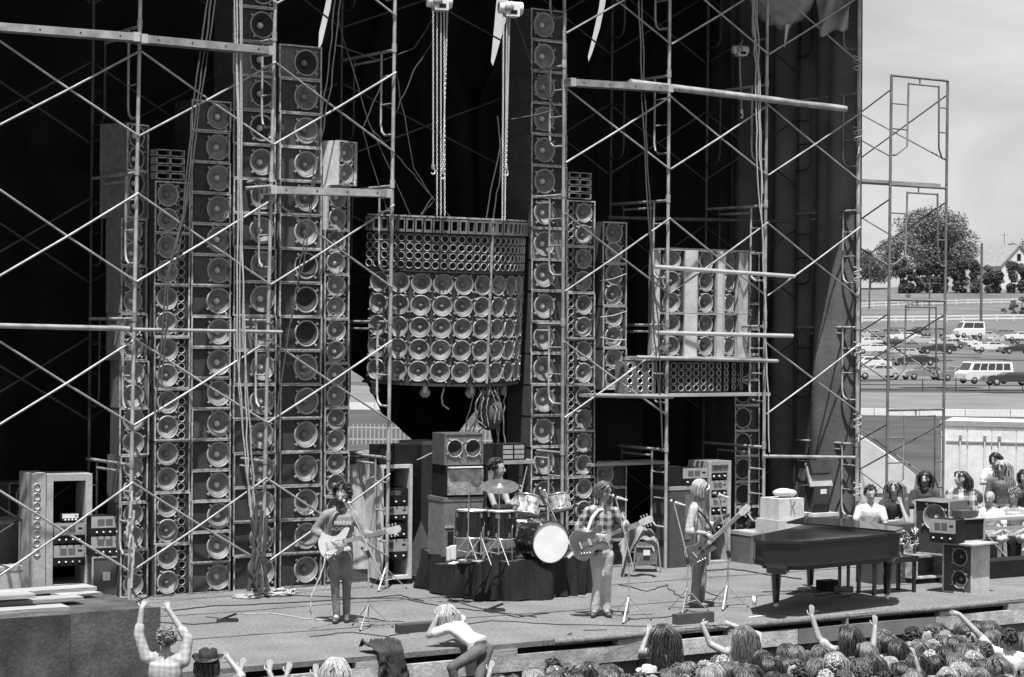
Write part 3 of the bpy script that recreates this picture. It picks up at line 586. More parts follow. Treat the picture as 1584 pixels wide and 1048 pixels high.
def tweeter(parent, loc_, r, rot=(0, 0, 0), mt='rim'):
    d = inst('tweeter', cached(('tw', round(r, 3), mt), lambda: MB().lathe([(r * .98, .01), (r, -.008), (r * .9, -.012), (r * .8, 0)], 14).mesh('tweeter', mt)), parent, loc_, rot)
    inst('cone', cached(('twc', round(r, 3)), lambda: MB().lathe([(r * .8, 0), (r * .45, r * .55), (r * .2, r * .7)], 12).disc(r * .22, r * .68, 10).mesh('cone', 'coned')), d); return d
def cabinet(label, x, y, z, w, h, d, rz=0, drv=(), tws=(), face='baffle', side='cabside', edge='trim', group=None, rec=.042, name='speaker_cabinet', twr=.055, shelf=None):
    o = thing(name, label, 'speaker cabinet', (x, y, z), rz, group); t = .02; g = .003
    x0, x1 = -w / 2 + g, w / 2 - g; z1 = h - g
    def shell():
        mb = MB(); mb.box(x0, x0 + t, .012, d, 0, z1).box(x1 - t, x1, .012, d, 0, z1).box(x0 + t, x1 - t, .012, d, 0, t).box(x0 + t, x1 - t, .012, d, z1 - t, z1).box(x0 + t, x1 - t, d - t, d, t, z1 - t); return mb.mesh('shell', side)
    def trimf():
        mb = MB(); mb.box(x0, x0 + t, 0, .0118, 0, z1).box(x1 - t, x1, 0, .0118, 0, z1).box(x0 + t, x1 - t, 0, .0118, 0, t).box(x0 + t, x1 - t, 0, .0118, z1 - t, z1); return mb.mesh('front_edge', edge)
    k = (round(w, 3), round(h, 3), round(d, 3))
    inst('shell', cached(('sh', k, side), shell), o); inst('front_edge', cached(('ed', k, edge), trimf), o)
    def baf():
        # baffle with octagonal-to-round openings approximated by a sheet split round each driver
        holes = [(u, v, r * .93) for u, v, r, *_ in drv] + [(u, v, twr * .85) for u, v in tws]
        return sheet_with_holes(x0 + t, x1 - t, t, z1 - t, holes, rec).mesh('baffle', face)
    inst('baffle', cached(('bf', k, tuple((round(a[0], 3), round(a[1], 3), round(a[2], 3)) for a in drv), tuple((round(a, 3), round(b, 3)) for a, b in tws), face, rec, twr), baf), o)
    for (u, v, r, dome, dark, dc) in drv: driver(o, (u, rec, v), r, dome, dark, (0, rnd.uniform(-.2, .2), 0), dc)
    for (u, v) in tws: tweeter(o, (u, rec, v), twr)
    return o
def sheet_with_holes(x0, x1, z0, z1, holes, y):
    import bmesh
    bm = bmesh.new(); fv = [bm.verts.new(p) for p in ((x0, y, z0), (x1, y, z0), (x1, y, z1), (x0, y, z1))]
    es = [bm.edges.new((fv[i], fv[(i + 1) % 4])) for i in range(4)]
    for (u, v, r) in holes:
        n = 16; c = [bm.verts.new((u + r * math.cos(2 * math.pi * j / n), y, v + r * math.sin(2 * math.pi * j / n))) for j in range(n)]
        es += [bm.edges.new((c[j], c[(j + 1) % n])) for j in range(n)]
    bmesh.ops.triangle_fill(bm, edges=es, use_beauty=True, normal=(0, -1, 0))
    bm.faces.ensure_lookup_table(); mb = MB(); bm.verts.index_update()
    vs = [v.co.copy() for v in bm.verts]; fs = []
    for f in bm.faces:
        c = f.calc_center_median()
        if any((c.x - u) ** 2 + (c.z - v) ** 2 < (r * .8) ** 2 for u, v, r in holes) and all(any(abs(math.hypot(w_.co.x - u, w_.co.z - v) - r) < 1e-4 for w_ in f.verts) for u, v, r in holes if (c.x - u) ** 2 + (c.z - v) ** 2 < (r * .8) ** 2): continue
        fs.append([v.index for v in f.verts])
    bm.free(); mb.add(vs, fs); return mb
WY = 26.75
def X(px, py=600, Y=WY): return aty(px, py, Y).x
def jx(): return rnd.uniform(-.007, .007)
LEAN = .004          # stacks lean very slightly
def stackx(px, py, z): return X(px, py)
# tower A (two 15-inch cones, flanks visible), ten cabinets
xa_ = X(212, 880)
for k in range(10):
    top = k >= 8; xx = X(213 + (6 if top else 0), 925 - k * 73); rz = R(24) if top else (R(-3) if k in (3, 4) else R(5 + k))
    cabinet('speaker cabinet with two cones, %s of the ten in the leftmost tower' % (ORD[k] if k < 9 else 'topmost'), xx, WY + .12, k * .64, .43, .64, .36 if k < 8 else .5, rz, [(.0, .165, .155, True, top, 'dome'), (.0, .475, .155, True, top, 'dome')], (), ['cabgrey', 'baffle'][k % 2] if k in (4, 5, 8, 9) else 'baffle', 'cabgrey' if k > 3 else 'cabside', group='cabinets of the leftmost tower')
# tower B: two cones left, six tweeters right
for k in range(8):
    cabinet('two-cone cabinet with six small cones, %s in the second tower from the left' % (ORD[k] if k < 7 else 'topmost'), X(267, 920 - k * 80) + jx(), WY + .01 * (k % 3), k * .705, .535, .705, .5, rnd.uniform(-.02, .02), [(-.06, .18, .16, True, False, 'cone'), (-.06, .52, .16, True, False, 'cone')], [(.15, .065 + .116 * i) for i in range(6)], 'baffle', 'cabside', group='cabinets of the second tower from the left')
# tower C: one cone right of centre, 16
for k in range(16):
    cabinet('one-cone speaker cabinet, %s in the third tower from the left' % (ORD[k] if k < 15 else 'topmost'), X(327, 920 - k * 47.6) + jx(), WY + rnd.uniform(0, .02), k * .4235, .60, .4235, .55, rnd.uniform(-.015, .015), [(.13, .212, .182, True, False, 'dome')], (), 'baffle' if k % 5 else 'cabside', 'cab', group='cabinets of the third tower from the left')
# tower D
for k in range(18):
    f = 'cabgrey' if k in (7, 14, 15) else 'baffle'
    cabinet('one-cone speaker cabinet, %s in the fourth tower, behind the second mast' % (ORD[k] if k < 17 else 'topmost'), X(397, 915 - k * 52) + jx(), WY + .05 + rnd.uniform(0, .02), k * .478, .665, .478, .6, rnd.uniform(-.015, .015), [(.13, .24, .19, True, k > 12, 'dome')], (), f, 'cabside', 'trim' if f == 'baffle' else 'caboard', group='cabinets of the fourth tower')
# tower E
for k in range(16):
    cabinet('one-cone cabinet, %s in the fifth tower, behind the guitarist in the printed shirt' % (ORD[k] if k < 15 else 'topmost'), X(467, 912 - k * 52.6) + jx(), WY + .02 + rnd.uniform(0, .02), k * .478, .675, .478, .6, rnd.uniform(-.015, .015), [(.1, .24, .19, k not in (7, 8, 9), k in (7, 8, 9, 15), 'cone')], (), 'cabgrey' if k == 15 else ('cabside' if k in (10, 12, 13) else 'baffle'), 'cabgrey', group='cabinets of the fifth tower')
# tower F
for k in range(10):
    cabinet('narrow cabinet with two silver-domed cones, %s in the sixth tower' % (ORD[k] if k < 9 else 'topmost'), X(521 + (12 if k == 9 else 3 if k == 8 else 0), 905 - k * 68), WY + (.0 if k < 9 else -.1), k * .633, .41, .633, .4, R(22) if k == 9 else (R(10) if k == 8 else rnd.uniform(-.02, .02)), [(.0, .165, .155, True, False, 'dome'), (.0, .465, .155, True, False, 'dome')], (), 'baffle', 'crate' if k > 7 else 'cabside', group='cabinets of the sixth tower')
# tower G
for k in range(18):
    cabinet('silver-domed cone cabinet, %s in the tallest tower right of the curved array' % (ORD[k] if k < 17 else 'topmost'), X(850, 887 - k * 48.5) + jx(), WY + rnd.uniform(0, .02), k * .474, .66, .474, .66, rnd.uniform(-.01, .01), [(-.07, .237, .19, True, False, 'dome')], (), 'cabgrey' if k == 10 else 'baffle', 'cabside', group='cabinets of the tallest tower')
# tower H
for k in range(8):
    cabinet('cabinet of small and large cones, %s in the stack right of the tallest tower' % (ORD[k] if k < 7 else 'topmost'), X(900, 884 - k * 72) + jx(), WY + .02 + rnd.uniform(0, .02), k * .708, .53, .708, .5, rnd.uniform(-.02, .02), [(.07, .18, .155, True, False, 'cone'), (.07, .52, .155, True, False, 'cone')], [(-.165, .07 + .115 * i) for i in range(6)], 'baffle', 'cabside', group='cabinets right of the tallest tower')
# horn grids on B and H
for nm, px, z0, lab in (('horn_stack', 264, 8 * .705, 'flat horn grids stacked on top of the second tower from the left'), ('horn_stack', 898, 8 * .708, 'flat horn grids stacked on the tower right of the tallest one')):
    o = thing(nm, lab, 'horn speakers', (X(px, 260), WY, z0))
    for i in range(4):
        mb = MB(); z = .02 + i * .105
        for a in (-.2, 0.0, .2): mb.box(a - .008, a + .008, 0, .2, z, z + .09)
        mb.box(-.2, .2, 0, .2, z, z + .012).box(-.2, .2, 0, .2, z + .078, z + .09); mb.build('horn_frame', 'trim', o)
        MB().box(-.19, .19, .12, .25, z + .013, z + .077).build('horn_throat', 'dark', o)
# tower I standing on the upper deck
DECK = aty(948, 603, WY).z
for k in range(4):
    cabinet('two-cone roped cabinet, %s on the deck left of the piano speaker cluster' % ['lowest', 'second', 'third', 'topmost'][k], X(948, 603 - 65 * k), WY - .05, DECK + k * .65, .46, .65, .45, rnd.uniform(-.03, .03), [(0, .17, .165, True, False, 'cone'), (0, .48, .165, True, False, 'cone')], (), 'baffle', 'cabside', 'caboard', group='roped cabinets on the deck')
for i, (a, b) in enumerate((((929, 435), (969, 424)), ((929, 491), (969, 482)), ((929, 522), (969, 526)))):
    pts = [aty(*a, WY - .12), aty((a[0] + b[0]) / 2, (a[1] + b[1]) / 2 + 2, WY - .13), aty(*b, WY - .12)]
    o = MB().tube(pts, .008, 5).build('rope', 'rope'); tag(o, ['highest rope lashed round the cabinets left of the piano cluster', 'middle rope lashed round the cabinets left of the piano cluster', 'lowest rope lashed round the cabinets left of the piano cluster'][i], 'rope', 'ropes lashed round the cabinets')
# right of riser: four boxes behind the plaid guitarist
for k in range(4):
    cabinet('one-cone cabinet behind the guitarist in the checked shirt, %s in its stack' % ['lowest', 'second', 'third', 'topmost'][k], X(949, 800) , WY + .05, k * .41, .58, .41, .5, 0, [(-.12, .205, .17, True, False, 'cone')], (), 'baffle', 'cab', group='cabinets behind the guitarist in the checked shirt')
# tower J
JY = WY + .1
for k in range(12):
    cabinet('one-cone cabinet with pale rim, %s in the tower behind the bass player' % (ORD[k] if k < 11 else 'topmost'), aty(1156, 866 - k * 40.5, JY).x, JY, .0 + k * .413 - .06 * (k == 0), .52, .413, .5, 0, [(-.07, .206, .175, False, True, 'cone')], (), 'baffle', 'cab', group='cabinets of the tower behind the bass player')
# ------------------------------------------------------------------ decks
def deck(label, x0, x1, y, Y0, Y1, th=.05, mt='caboard', n=3):
    p = aty((x0 + x1) / 2, y, Y0); o = thing('deck', label, 'deck', p)
    a, b = aty(x0, y, Y0).x - p.x, aty(x1, y, Y0).x - p.x
    for k in range(n): MB().box(a, b, (Y1 - Y0) * k / n, (Y1 - Y0) * (k + 1) / n - .01, -th, rnd.uniform(-.004, .004)).build('board', mt, o)
    return p.z
z1 = deck('lower board deck carrying the small-cone arrays right of centre', 922, 1192, 609, 26.35, 27.4)
z2 = deck('upper board deck carrying the piano speaker cluster', 985, 1188, 553, 26.4, 27.4)
z3 = deck('low shelf crossing behind the guitarist in the checked shirt', 915, 1035, 716, 26.7, 27.3, .04, 'plank')
o = MB().box(X(925) , X(1030), WY + .6, WY + .66, 1.65, 2.9).build('black_panel', 'curtain'); tag(o, 'plain black panel under the small-cone arrays', 'cloth')  # flat black panel set in the black space below the deck
# ------------------------------------------------------------------ piano cluster: fan of four columns
pc = thing('piano_speaker_cluster', 'fan-shaped cluster of two-cone cabinets with pale wedge panels above the small cones', 'speaker cluster', (aty(1090, 548, WY).x, WY, z2))
PY0 = WY - .18
for ci, (xl, xr, rz) in enumerate(((1021, 1058, -13), (1079, 1109, 6), (1120, 1142, 22), (1152, 1168, 40))):
    c = aty((xl + xr) / 2, 500, PY0 + [0, .0, .06, .2][ci]); lx = c.x - pc.location.x; ly = c.y - pc.location.y
    rows = [(0, .69, 2), (.692, 1.0, 3)]
    for (z0, h, n) in rows:
        m_ = Matrix.Translation((lx, ly, z0)) @ Matrix.Rotation(R(rz), 4, 'Z'); w = .21
        mb = MB(); mb.box(-w - .012, -w, 0, .42, 0, h - .004, m_).box(w, w + .012, 0, .42, 0, h - .004, m_).box(-w, w, 0, .42, h - .02, h - .004, m_).box(-w, w, 0, .42, 0, .014, m_)
        mb.build('cabinet_frame', 'caboard', pc)
        hs_ = [(0, (k + .5) * (h / n), .15) for k in range(n)]
        mb = sheet_with_holes(-w, w, .014, h - .02, hs_, .05); mb.v = [tuple(m_ @ Vector(v)) for v in mb.v]; mb.build('baffle', 'baffle', pc)
        for (u, v, r) in hs_: driver(pc, m_ @ Vector((u, .05, v)), .158, True, False, (0, 0, R(rz)), 'cone')
def wedge(x0, x1, ya, yb):
    for (z0, h) in ((0, .686), (.692, .995)):
        p0, p1 = aty(x0, 500, PY0 + ya), aty(x1, 500, PY0 + yb)
        a = Vector((p0.x - pc.location.x, p0.y - pc.location.y, z0)); b = Vector((p1.x - pc.location.x, p1.y - pc.location.y, z0)); u = Vector((0, 0, h)); t = Vector((0, .03, 0))
        MB().add([a, b, b + u, a + u, a + t, b + t, b + u + t, a + u + t], [(0, 1, 2, 3), (5, 4, 7, 6), (4, 0, 3, 7), (1, 5, 6, 2), (3, 2, 6, 7), (4, 5, 1, 0)]).build('wedge_panel', 'crate', pc)
wedge(1010, 1020, .10, -.02); wedge(1059, 1078, -.02, -.04); wedge(1110, 1119.5, .0, .02); wedge(1143, 1151, .06, .12)
MB().box(-.82, .95, -.1, .4, 1.692, 1.72).build('top_board', 'caboard', pc)
# arrays of small cones on the lower deck
def smallarray(label, x0, x1, rows, cols, zb, yb, bend, pitch, mt, face):
    c = aty((x0 + x1) / 2, 600, yb); o = thing('small_cone_array', label, 'speaker array', (c.x, c.y, zb))
    for k in range(cols):
        t = (k + .5) / cols - .5; px = x0 + (x1 - x0) * (t + .5); yy = yb + bend * (t * t * 4) * (1 if t > 0 else .3); p = aty(px, 600, yy); a = math.atan2(bend * 8 * t * (1 if t > 0 else .3), (aty(x1, 600, yb).x - aty(x0, 600, yb).x))
        mw = (aty(x1, 600, yb).x - aty(x0, 600, yb).x) / cols / 2; m_ = Matrix.Translation((p.x - c.x, p.y - c.y, 0)) @ Matrix.Rotation(a, 4, 'Z'); H = rows * pitch + .03
        hs_ = [(0, .015 + (r + .5) * pitch, min(mw, pitch / 2) * .8) for r in range(rows)]
        mb = sheet_with_holes(-mw * 1.02, mw * 1.02, 0, H, hs_, 0); mb.box(-mw, mw, .1, .25, 0, H); mb.v = [tuple(m_ @ Vector(v)) for v in mb.v]; mb.build('column_board', face, o)
        for (u, v, r) in hs_: tweeter(o, m_ @ Vector((u, -.002, v)), min(mw, pitch / 2) * .94, (0, 0, a), mt)
smallarray('curved array of small cones, eleven columns wide, under the piano cluster', 1024, 1152, 4, 11, z1 + .01, 26.45, .25, .115, 'rim', 'baffle')
smallarray('short pale array of small cones left of the long curved one', 966, 1014, 4, 3, z1 + .01, 26.45, .0, .115, 'alu', 'cabgrey')
# ------------------------------------------------------------------ central curved array
XC = atd(652, 500, 32.35); az0 = TH + math.atan2((652 - 792), F)           # view azimuth there
top_z = atd(652, 341, 32).z; bot_z = atd(652, 582, 32).z
ca = thing('central_speaker_array', 'curved hanging array of large and small cones above the drummer', 'speaker array', (XC.x, XC.y, bot_z)); ca.rotation_euler = Euler((R(3), 0, 0), 'XYZ'); RO = -az0; ROD = math.degrees(RO)
RW = 1.47; NP = 13; step = R(12.4); ph0 = R(-62)
for j in range(2, NP):
    ph = RO + R(10.5) + (j - 5) * step * .985 - R(0)
    m_ = Matrix.Rotation(ph, 4, 'Z') @ Matrix.Translation((0, -RW, 0)); w = RW * math.tan(step / 2) * .99
    hs_ = [(0, .16 + r * .318, .142) for r in range(5)]
    mb = sheet_with_holes(-w, w, -.01, 1.6, hs_, 0); mb.v = [tuple(m_ @ Vector(v)) for v in mb.v]; mb.build('column_board', 'cab', ca)
    for (u, v, r) in hs_: driver(ca, m_ @ Vector((0, -.004, v)), .152, True, False, (0, rnd.uniform(-.3, .3), ph), 'cone')
RT = 1.49; st2 = R(4.85)
for j in range(6, 33):
    ph = RO + R(10.5) + (j - 15) * st2
    m_ = Matrix.Rotation(ph, 4, 'Z') @ Matrix.Translation((0, -RT, 0)); w = RT * math.tan(st2 / 2) * .985
    hs_ = [(0, 1.70 + r * .128, .045) for r in range(4)]
    mb = sheet_with_holes(-w, w, 1.615, 2.16, hs_, 0); mb.v = [tuple(m_ @ Vector(v)) for v in mb.v]; mb.build('tweeter_board', 'cab', ca)
    for (u, v, r) in hs_: tweeter(ca, m_ @ Vector((0, -.003, v)), .058, (0, 0, ph), 'rim')
    mb = MB().box(-w * .92, -w * .6, -.05, .06, 2.17, 2.37, m_).box(w * .6, w * .92, -.05, .06, 2.17, 2.37, m_).box(-w * .6, w * .6, -.05, .06, 2.34, 2.37, m_).box(-w * .6, w * .6, -.05, .06, 2.17, 2.21, m_); mb.build('horn', 'steelm', ca)
    MB().box(-w * .98, w * .98, .065, .09, 2.165, 2.38, m_).build('horn_throat', 'dark', ca)
def arc(r0, r1, z0, z1, n=40, a0=-35, a1=98):
    mb = MB(); vs = []
    for i in range(n + 1):
        a = RO + R(a0 + (a1 - a0) * i / n)
        for r in (r0, r1):
            for z in (z0, z1): vs.append((r * math.sin(a), -r * math.cos(a), z))
    fs = []
    for i in range(n):
        b = i * 4; fs += [(b + 2, b + 6, b + 7, b + 3), (b, b + 1, b + 5, b + 4), (b + 1, b + 3, b + 7, b + 5), (b, b + 4, b + 6, b + 2)]
    return mb.add(vs, fs)
arc(.9, RW + .02, -.05, -.012).build('base_ring', 'cab', ca); arc(.9, RT + .02, 2.385, 2.41).build('top_ring', 'trim', ca); arc(1.2, RW + .06, 1.6, 1.612).build('middle_ring', 'cab', ca)
arc(.85, .9, -.05, 2.4).build('inner_wall', 'dark', ca)
MB().box(-.012, .012, -.03, .0, 0, 2.4, Matrix.Rotation(RO + R(39.5), 4, 'Z') @ Matrix.Translation((0, -RW - .03, 0))).build('seam_strip', 'trim', ca)
for a in (-32, 3, 35, 52, 78):
    m_ = Matrix.Rotation(RO + R(a), 4, 'Z') @ Matrix.Translation((0, -RW + .2, -.1))
    c_ = MB().lathe([(0, -.03), (.07, -.03), (.08, 0), (.07, .03), (0, .03)], 14, Matrix.Translation((.0, 0, -.06))).build('caster', 'rim', ca, ); c_.matrix_local = m_
    MB().box(-.03, .03, -.045, .045, -.06, .08).build('fork', 'alu', c_)
# ================================================================== STAGE EQUIPMENT
TS0 = bpy.data.scenes.new('lettering_bench')
def text(parent, body, size, loc_, mt='white', rot=(R(90), 0, 0), name='lettering', depth=.001, align='CENTER'):
    c = bpy.data.curves.new(name, 'FONT'); c.body = body; c.size = size; c.align_x = align; c.extrude = depth; c.resolution_u = 2
    o = bpy.data.objects.new(name, c); TS0.collection.objects.link(o); 
    with bpy.context.temp_override(scene=TS0, view_layer=TS0.view_layers[0]):
        dg = bpy.context.evaluated_depsgraph_get(); dg.update(); me = bpy.data.meshes.new_from_object(o.evaluated_get(dg))
    bpy.data.objects.remove(o)
    me.materials.clear(); me.materials.append(M[mt]); return inst(name, me, parent, loc_, rot)
def amp(label, p, w=.42, h=.17, d=.3, rz=0, meters=2, knobs=3, face='panel', group='amplifiers', name='amplifier'):
    o = thing(name, label, 'amplifier', p, rz, group)
    MB().box(-w / 2, w / 2, .01, d, .004, h).build('case', 'dark', o)
    MB().box(-w / 2, w / 2, 0, .009, h * .42, h).build('face_panel', face, o); MB().box(-w / 2, w / 2, 0, .009, .004, h * .41).build('lower_panel', 'dark', o)
    for k in range(meters): MB().box(-w * .3 + k * w * .27, -w * .08 + k * w * .27, -.006, -.001, h * .58, h * .86).build('meter', 'meter', o)
    for k in range(knobs): inst('knob', cached('knob', lambda: MB().lathe([(0, -.03), (.013, -.03), (.015, 0)], 8).mesh('knob', 'alu')), o, (-w * .33 + k * w * .66 / max(1, knobs - 1), 0, h * .2))
    MB().box(w * .28, w * .42, -.004, -.001, h * .7, h * .78).build('name_plate', 'dark', o)
    return o
def box(name, label, cat, p, w, d, h, mt, rz=0, edges=None, group=None, lid=None):
    o = thing(name, label, cat, p, rz, group)
    MB().box(-w / 2, w / 2, 0, d, .003, h if not lid else h - .06).build('body', mt, o)
    if lid: MB().box(-w / 2 - .008, w / 2 + .008, -.008, d + .008, h - .057, h).build('lid', lid, o)
    if edges:
        t = .022
        for x_ in (-w / 2, w / 2): MB().box(x_ - t / 2, x_ + t / 2, -t / 2, t / 2, .003, h).build('edge_rail', edges, o)
        for z_ in (t / 2 + .003, h - t / 2): MB().box(-w / 2 + t / 2, w / 2 - t / 2, -t / 2, t / 2, z_ - t / 2, z_ + t / 2).build('edge_rail', edges, o)
        for z_ in (.4, .6):
            pass
        MB().box(-.05, .05, -.015, 0, h * .42, h * .62).build('latch', 'alu', o)
    return o
def rack(label, p, w, d, h, rz=0, mt='caboard', name='equipment_rack', t=.05, back=True, group=None):
    o = thing(name, label, 'rack', p, rz, group)
    for x_ in (-w / 2, w / 2 - t): MB().box(x_, x_ + t, 0, d, .08, h).build('side_panel', mt, o)
    for z_, q in ((.08, 'bottom_panel'), (h - t, 'top_panel')): MB().box(-w / 2 + t, w / 2 - t, 0, d, z_, z_ + t).build(q, mt, o)
    if back: MB().box(-w / 2 + t, w / 2 - t, d - .02, d, .08 + t, h - t).build('back_panel', 'dark', o)
    for x_ in (-w / 2 + .08, w / 2 - .08):
        for y_ in (.08, d - .08): inst('caster', cached('caster', lambda: MB().lathe([(0, -.02), (.035, -.02), (.035, .02), (0, .02)], 10).mesh('caster', 'dark')), o, (x_, y_, .04))
    return o
# ---- left side
p = fl(106, 924); q = rack('tall open rack with pale battered edges at the far left of the stage', p, .62, .55, 1.66, R(-8), 'caboard', t=.09, back=False)
MB().box(-.57, -.32, .0, .5, .08, 1.68).build('tweeter_column', 'caboard', q)
for i in range(8): tweeter(q, (-.44, -.006, .62 + i * .125), .052, (0, 0, 0), 'alu')
for k in range(2): amp('%s amplifier with two meters inside the tall open rack' % ['lower', 'upper'][k], q.matrix_basis @ Vector((0, 0, 0)) + Vector((0, -.01, .42 + .3 * k + .0)), .42, .28, .4, R(-8), 2, 4)
o = amp('small white control box standing on the amplifiers in the tall rack', q.matrix_basis @ Vector((.02, .02, 0)) + Vector((0, 0, 1.02)), .22, .1, .2, R(-8), 0, 4, 'white', None, 'control_box')
p = fl(164, 925)
box('road_case', 'dark road case with pale edges under the amplifier stack left of the first mast', 'case', p, .38, .5, .56, 'case', R(-6), 'caboard')
for k in range(2): amp('%s two-meter amplifier on the dark road case at the left' % ['lower', 'upper'][k], p + Vector((0, 0, .563 + .27 * k)), .42, .265, .4, R(-6), 2, 4)
cabinet('small two-cone cabinet standing at the far left edge behind the grey box', *fl(33, 905), .46, 1.45, .5, R(18), [(.07, 1.25, .15, True, False, 'cone'), (.07, .9, .15, True, False, 'cone')], (), 'baffle', 'cabside')
box('grey_box', 'tall plain grey box with dark side at the left edge of the stage', 'box', fl(14, 915), .60, .5, .98, 'cabgrey', R(14), lid='caboard')
box('grey_box', 'low pale box in front of the tall grey box at the left edge', 'box', fl(20, 925), .75, .3, .42, 'crate', R(10), lid='caboard')
box('padded_case', 'low dark padded case with pale lid beside the plywood wing box', 'case', fl(128, 938), .55, .35, .16, 'dark', R(5), lid='caboard')
# ---- centre left racks
p = fl(566, 902); o = thing('leaning_boards', 'tall light panel of narrow boards leaning behind the microphone of the left guitarist', 'boards', p, 0)
m0 = Matrix.Rotation(R(-9), 4, 'X')
for k in range(5): MB().box(-.36 + k * .125, -.24 + k * .125, 0, .03, 0, 1.72, m0).build('board', 'caboard', o)
MB().box(-.37, .28, -.02, -.002, .06, .2, m0).build('cross_batten', 'case', o)
q = rack('open rack of amplifiers with pale battered frame left of the drum riser', fl(612, 905), .50, .55, 1.72, R(-6), 'crate')
for k, (z_, h_) in enumerate(((.35, .3), (.68, .2), (.92, .2), (1.14, .24))): amp('amplifier on the %s shelf of the rack left of the drum riser' % ['bottom', 'second', 'third', 'top'][k], q.location + Vector((0, .02, z_)), .38, h_, .35, R(-6), 1 + k % 2, 3, 'panel' if k % 2 == 0 else 'dark')
box('tall_cabinet', 'tall plain grey cabinet between the rack and the keyboard case', 'cabinet', fl(668, 890), .45, .5, 2.0, 'cabgrey', R(10), lid='caboard')
box('black_case', 'black case standing on top of the rack left of the drum riser', 'case', q.location + Vector((.05, .05, 1.725)), .62, .3, .28, 'dark')
box('work_table', 'long low shelf with clutter behind the leaning boards', 'table', aty(560, 895, 27.3) * 1, .9, .4, 1.85, 'case', 0, lid='caboard')
# ---- drum riser -------------------------------------------------------
RZ = .50
rp = [fl(652, 908), fl(672, 917), fl(708, 925), fl(745, 929), fl(785, 930), fl(830, 928), fl(872, 922), fl(902, 919), fl(916, 913), fl(918, 895), Vector((18.3, 26.6, 0)), Vector((16.45, 26.6, 0))]
ri = thing('drum_riser', 'low drum riser with dark velvet skirt hanging in folds', 'riser', (rp[4].x, rp[4].y, 0)); O = ri.location
MB().slab([(v.x - O.x, v.y - O.y) for v in rp], .03, RZ).build('platform', 'dark', ri)
MB().slab([(v.x - O.x, v.y - O.y) for v in rp], RZ + .002, RZ + .025).build('carpet', 'case', ri)
mb = MB(); vs = []; nn = 200; k0 = 0
path = rp[-1:] + rp[:-2]
def along(t):
    t *= len(path) - 1; a = min(int(t), len(path) - 2); return path[a].lerp(path[a + 1], t - a)
for i in range(9):
    for j in range(nn + 1):
        t = j / nn; c = along(t); d = along(min(1, t + .002)) - along(max(0, t - .002)); nrm = Vector((d.y, -d.x, 0)).normalized()
        v = i / 8; off = .03 + v * .05 + (.035 * math.sin(t * 95 + 2.3 * math.sin(t * 17) + v) + .02 * math.sin(t * 41 + 3 * v)) * (.3 + v) + .04 * math.exp(-((t - .62) / .05) ** 2) * v
        vs.append((c.x - O.x + nrm.x * off, c.y - O.y + nrm.y * off, (RZ + .03) * (1 - v) + .012 + .012 * math.sin(t * 60)))
mb.add(vs, [(i * (nn + 1) + j, (i + 1) * (nn + 1) + j, (i + 1) * (nn + 1) + j + 1, i * (nn + 1) + j + 1) for i in range(8) for j in range(nn)], True)
mb.build('skirt', 'velvet', ri)
def rz_(px, py): return fl(px, py, RZ + .025)
CR = -TH
def hw(o, name, pts, r, mt='chrome', n=6): return MB().tube(pts, r, n).build(name, mt, o)
def drumshell(label, c, r, depth, axis_rot, mt, heads='skinhead', name='drum', lugs=8, legs=None):
    # axis along local Z
    o = thing(name, label, 'drum', c, 0, None, axis_rot)
    mz = Matrix.Rotation(R(90), 4, 'X')
    MB().lathe([(r, -depth), (r, 0)], 28, mz).build('shell', mt, o)
    for z in (0, depth):
        MB().lathe([(r * .98, -z - .012), (r * 1.04, -z - .012), (r * 1.04, -z + .012), (r * .98, -z + .012)], 28, mz).build('hoop', 'chrome' if r < .25 else mt, o)
        MB().disc(r * .99, -z + (.004 if z else -.004), 28, mz).build('head', heads, o)
    for k in range(lugs):
        a = 2 * math.pi * k / lugs; lg = MB().box(-.012, .012, -.012, .012, -.03, .03)
        for z in (-.06, .06 - depth): inst('lug', cached('lug', lambda: lg.mesh('lug', 'chrome')), o, (r * 1.02 * math.cos(a), r * 1.02 * math.sin(a), z), (0, 0, a))
    return o
# bass drum: axis nearly horizontal, pointing right of the camera
c = atd(852, 839, F / 113.4); bd = drumshell('big bass drum with plain white front head facing right', c, .285, .44, Euler((R(90), 0, CR + R(28))), 'drum', 'skinhead', 'bass_drum', 10)
bd.location = c; 
ft = drumshell('black floor tom at the left of the drum kit', atd(730, 789, F / 113.5), .23, .37, (0, 0, 0), 'drum'); 
for a in (40, 160, 280): hw(ft, 'leg', [(.24 * math.cos(R(a)), .24 * math.sin(R(a)), -.2), (.25 * math.cos(R(a)), .25 * math.sin(R(a)), RZ + .03 - ft.location.z)], .008)
ft = drumshell('black floor tom right of the other, in front of the drummer', atd(774, 790, F / 113), .225, .38, (0, 0, 0), 'drum')
for a in (40, 160, 280): hw(ft, 'leg', [(.235 * math.cos(R(a)), .235 * math.sin(R(a)), -.2), (.245 * math.cos(R(a)), .245 * math.sin(R(a)), RZ + .03 - ft.location.z)], .008)
drumshell('mottled pearl rack tom tilted above the bass drum, nearer the drummer', atd(816, 768, F / 110), .175, .26, Euler((R(-16), R(6), CR)), 'drumsp')
drumshell('mottled pearl rack tom tilted above the bass drum, beside the tall mast', atd(862, 766, F / 109), .155, .22, Euler((R(-14), R(-10), CR)), 'drumsp')
drumshell('snare drum glimpsed between the floor toms and bass drum', atd(806, 806, F / 108), .18, .16, (0, 0, 0), 'chrome')
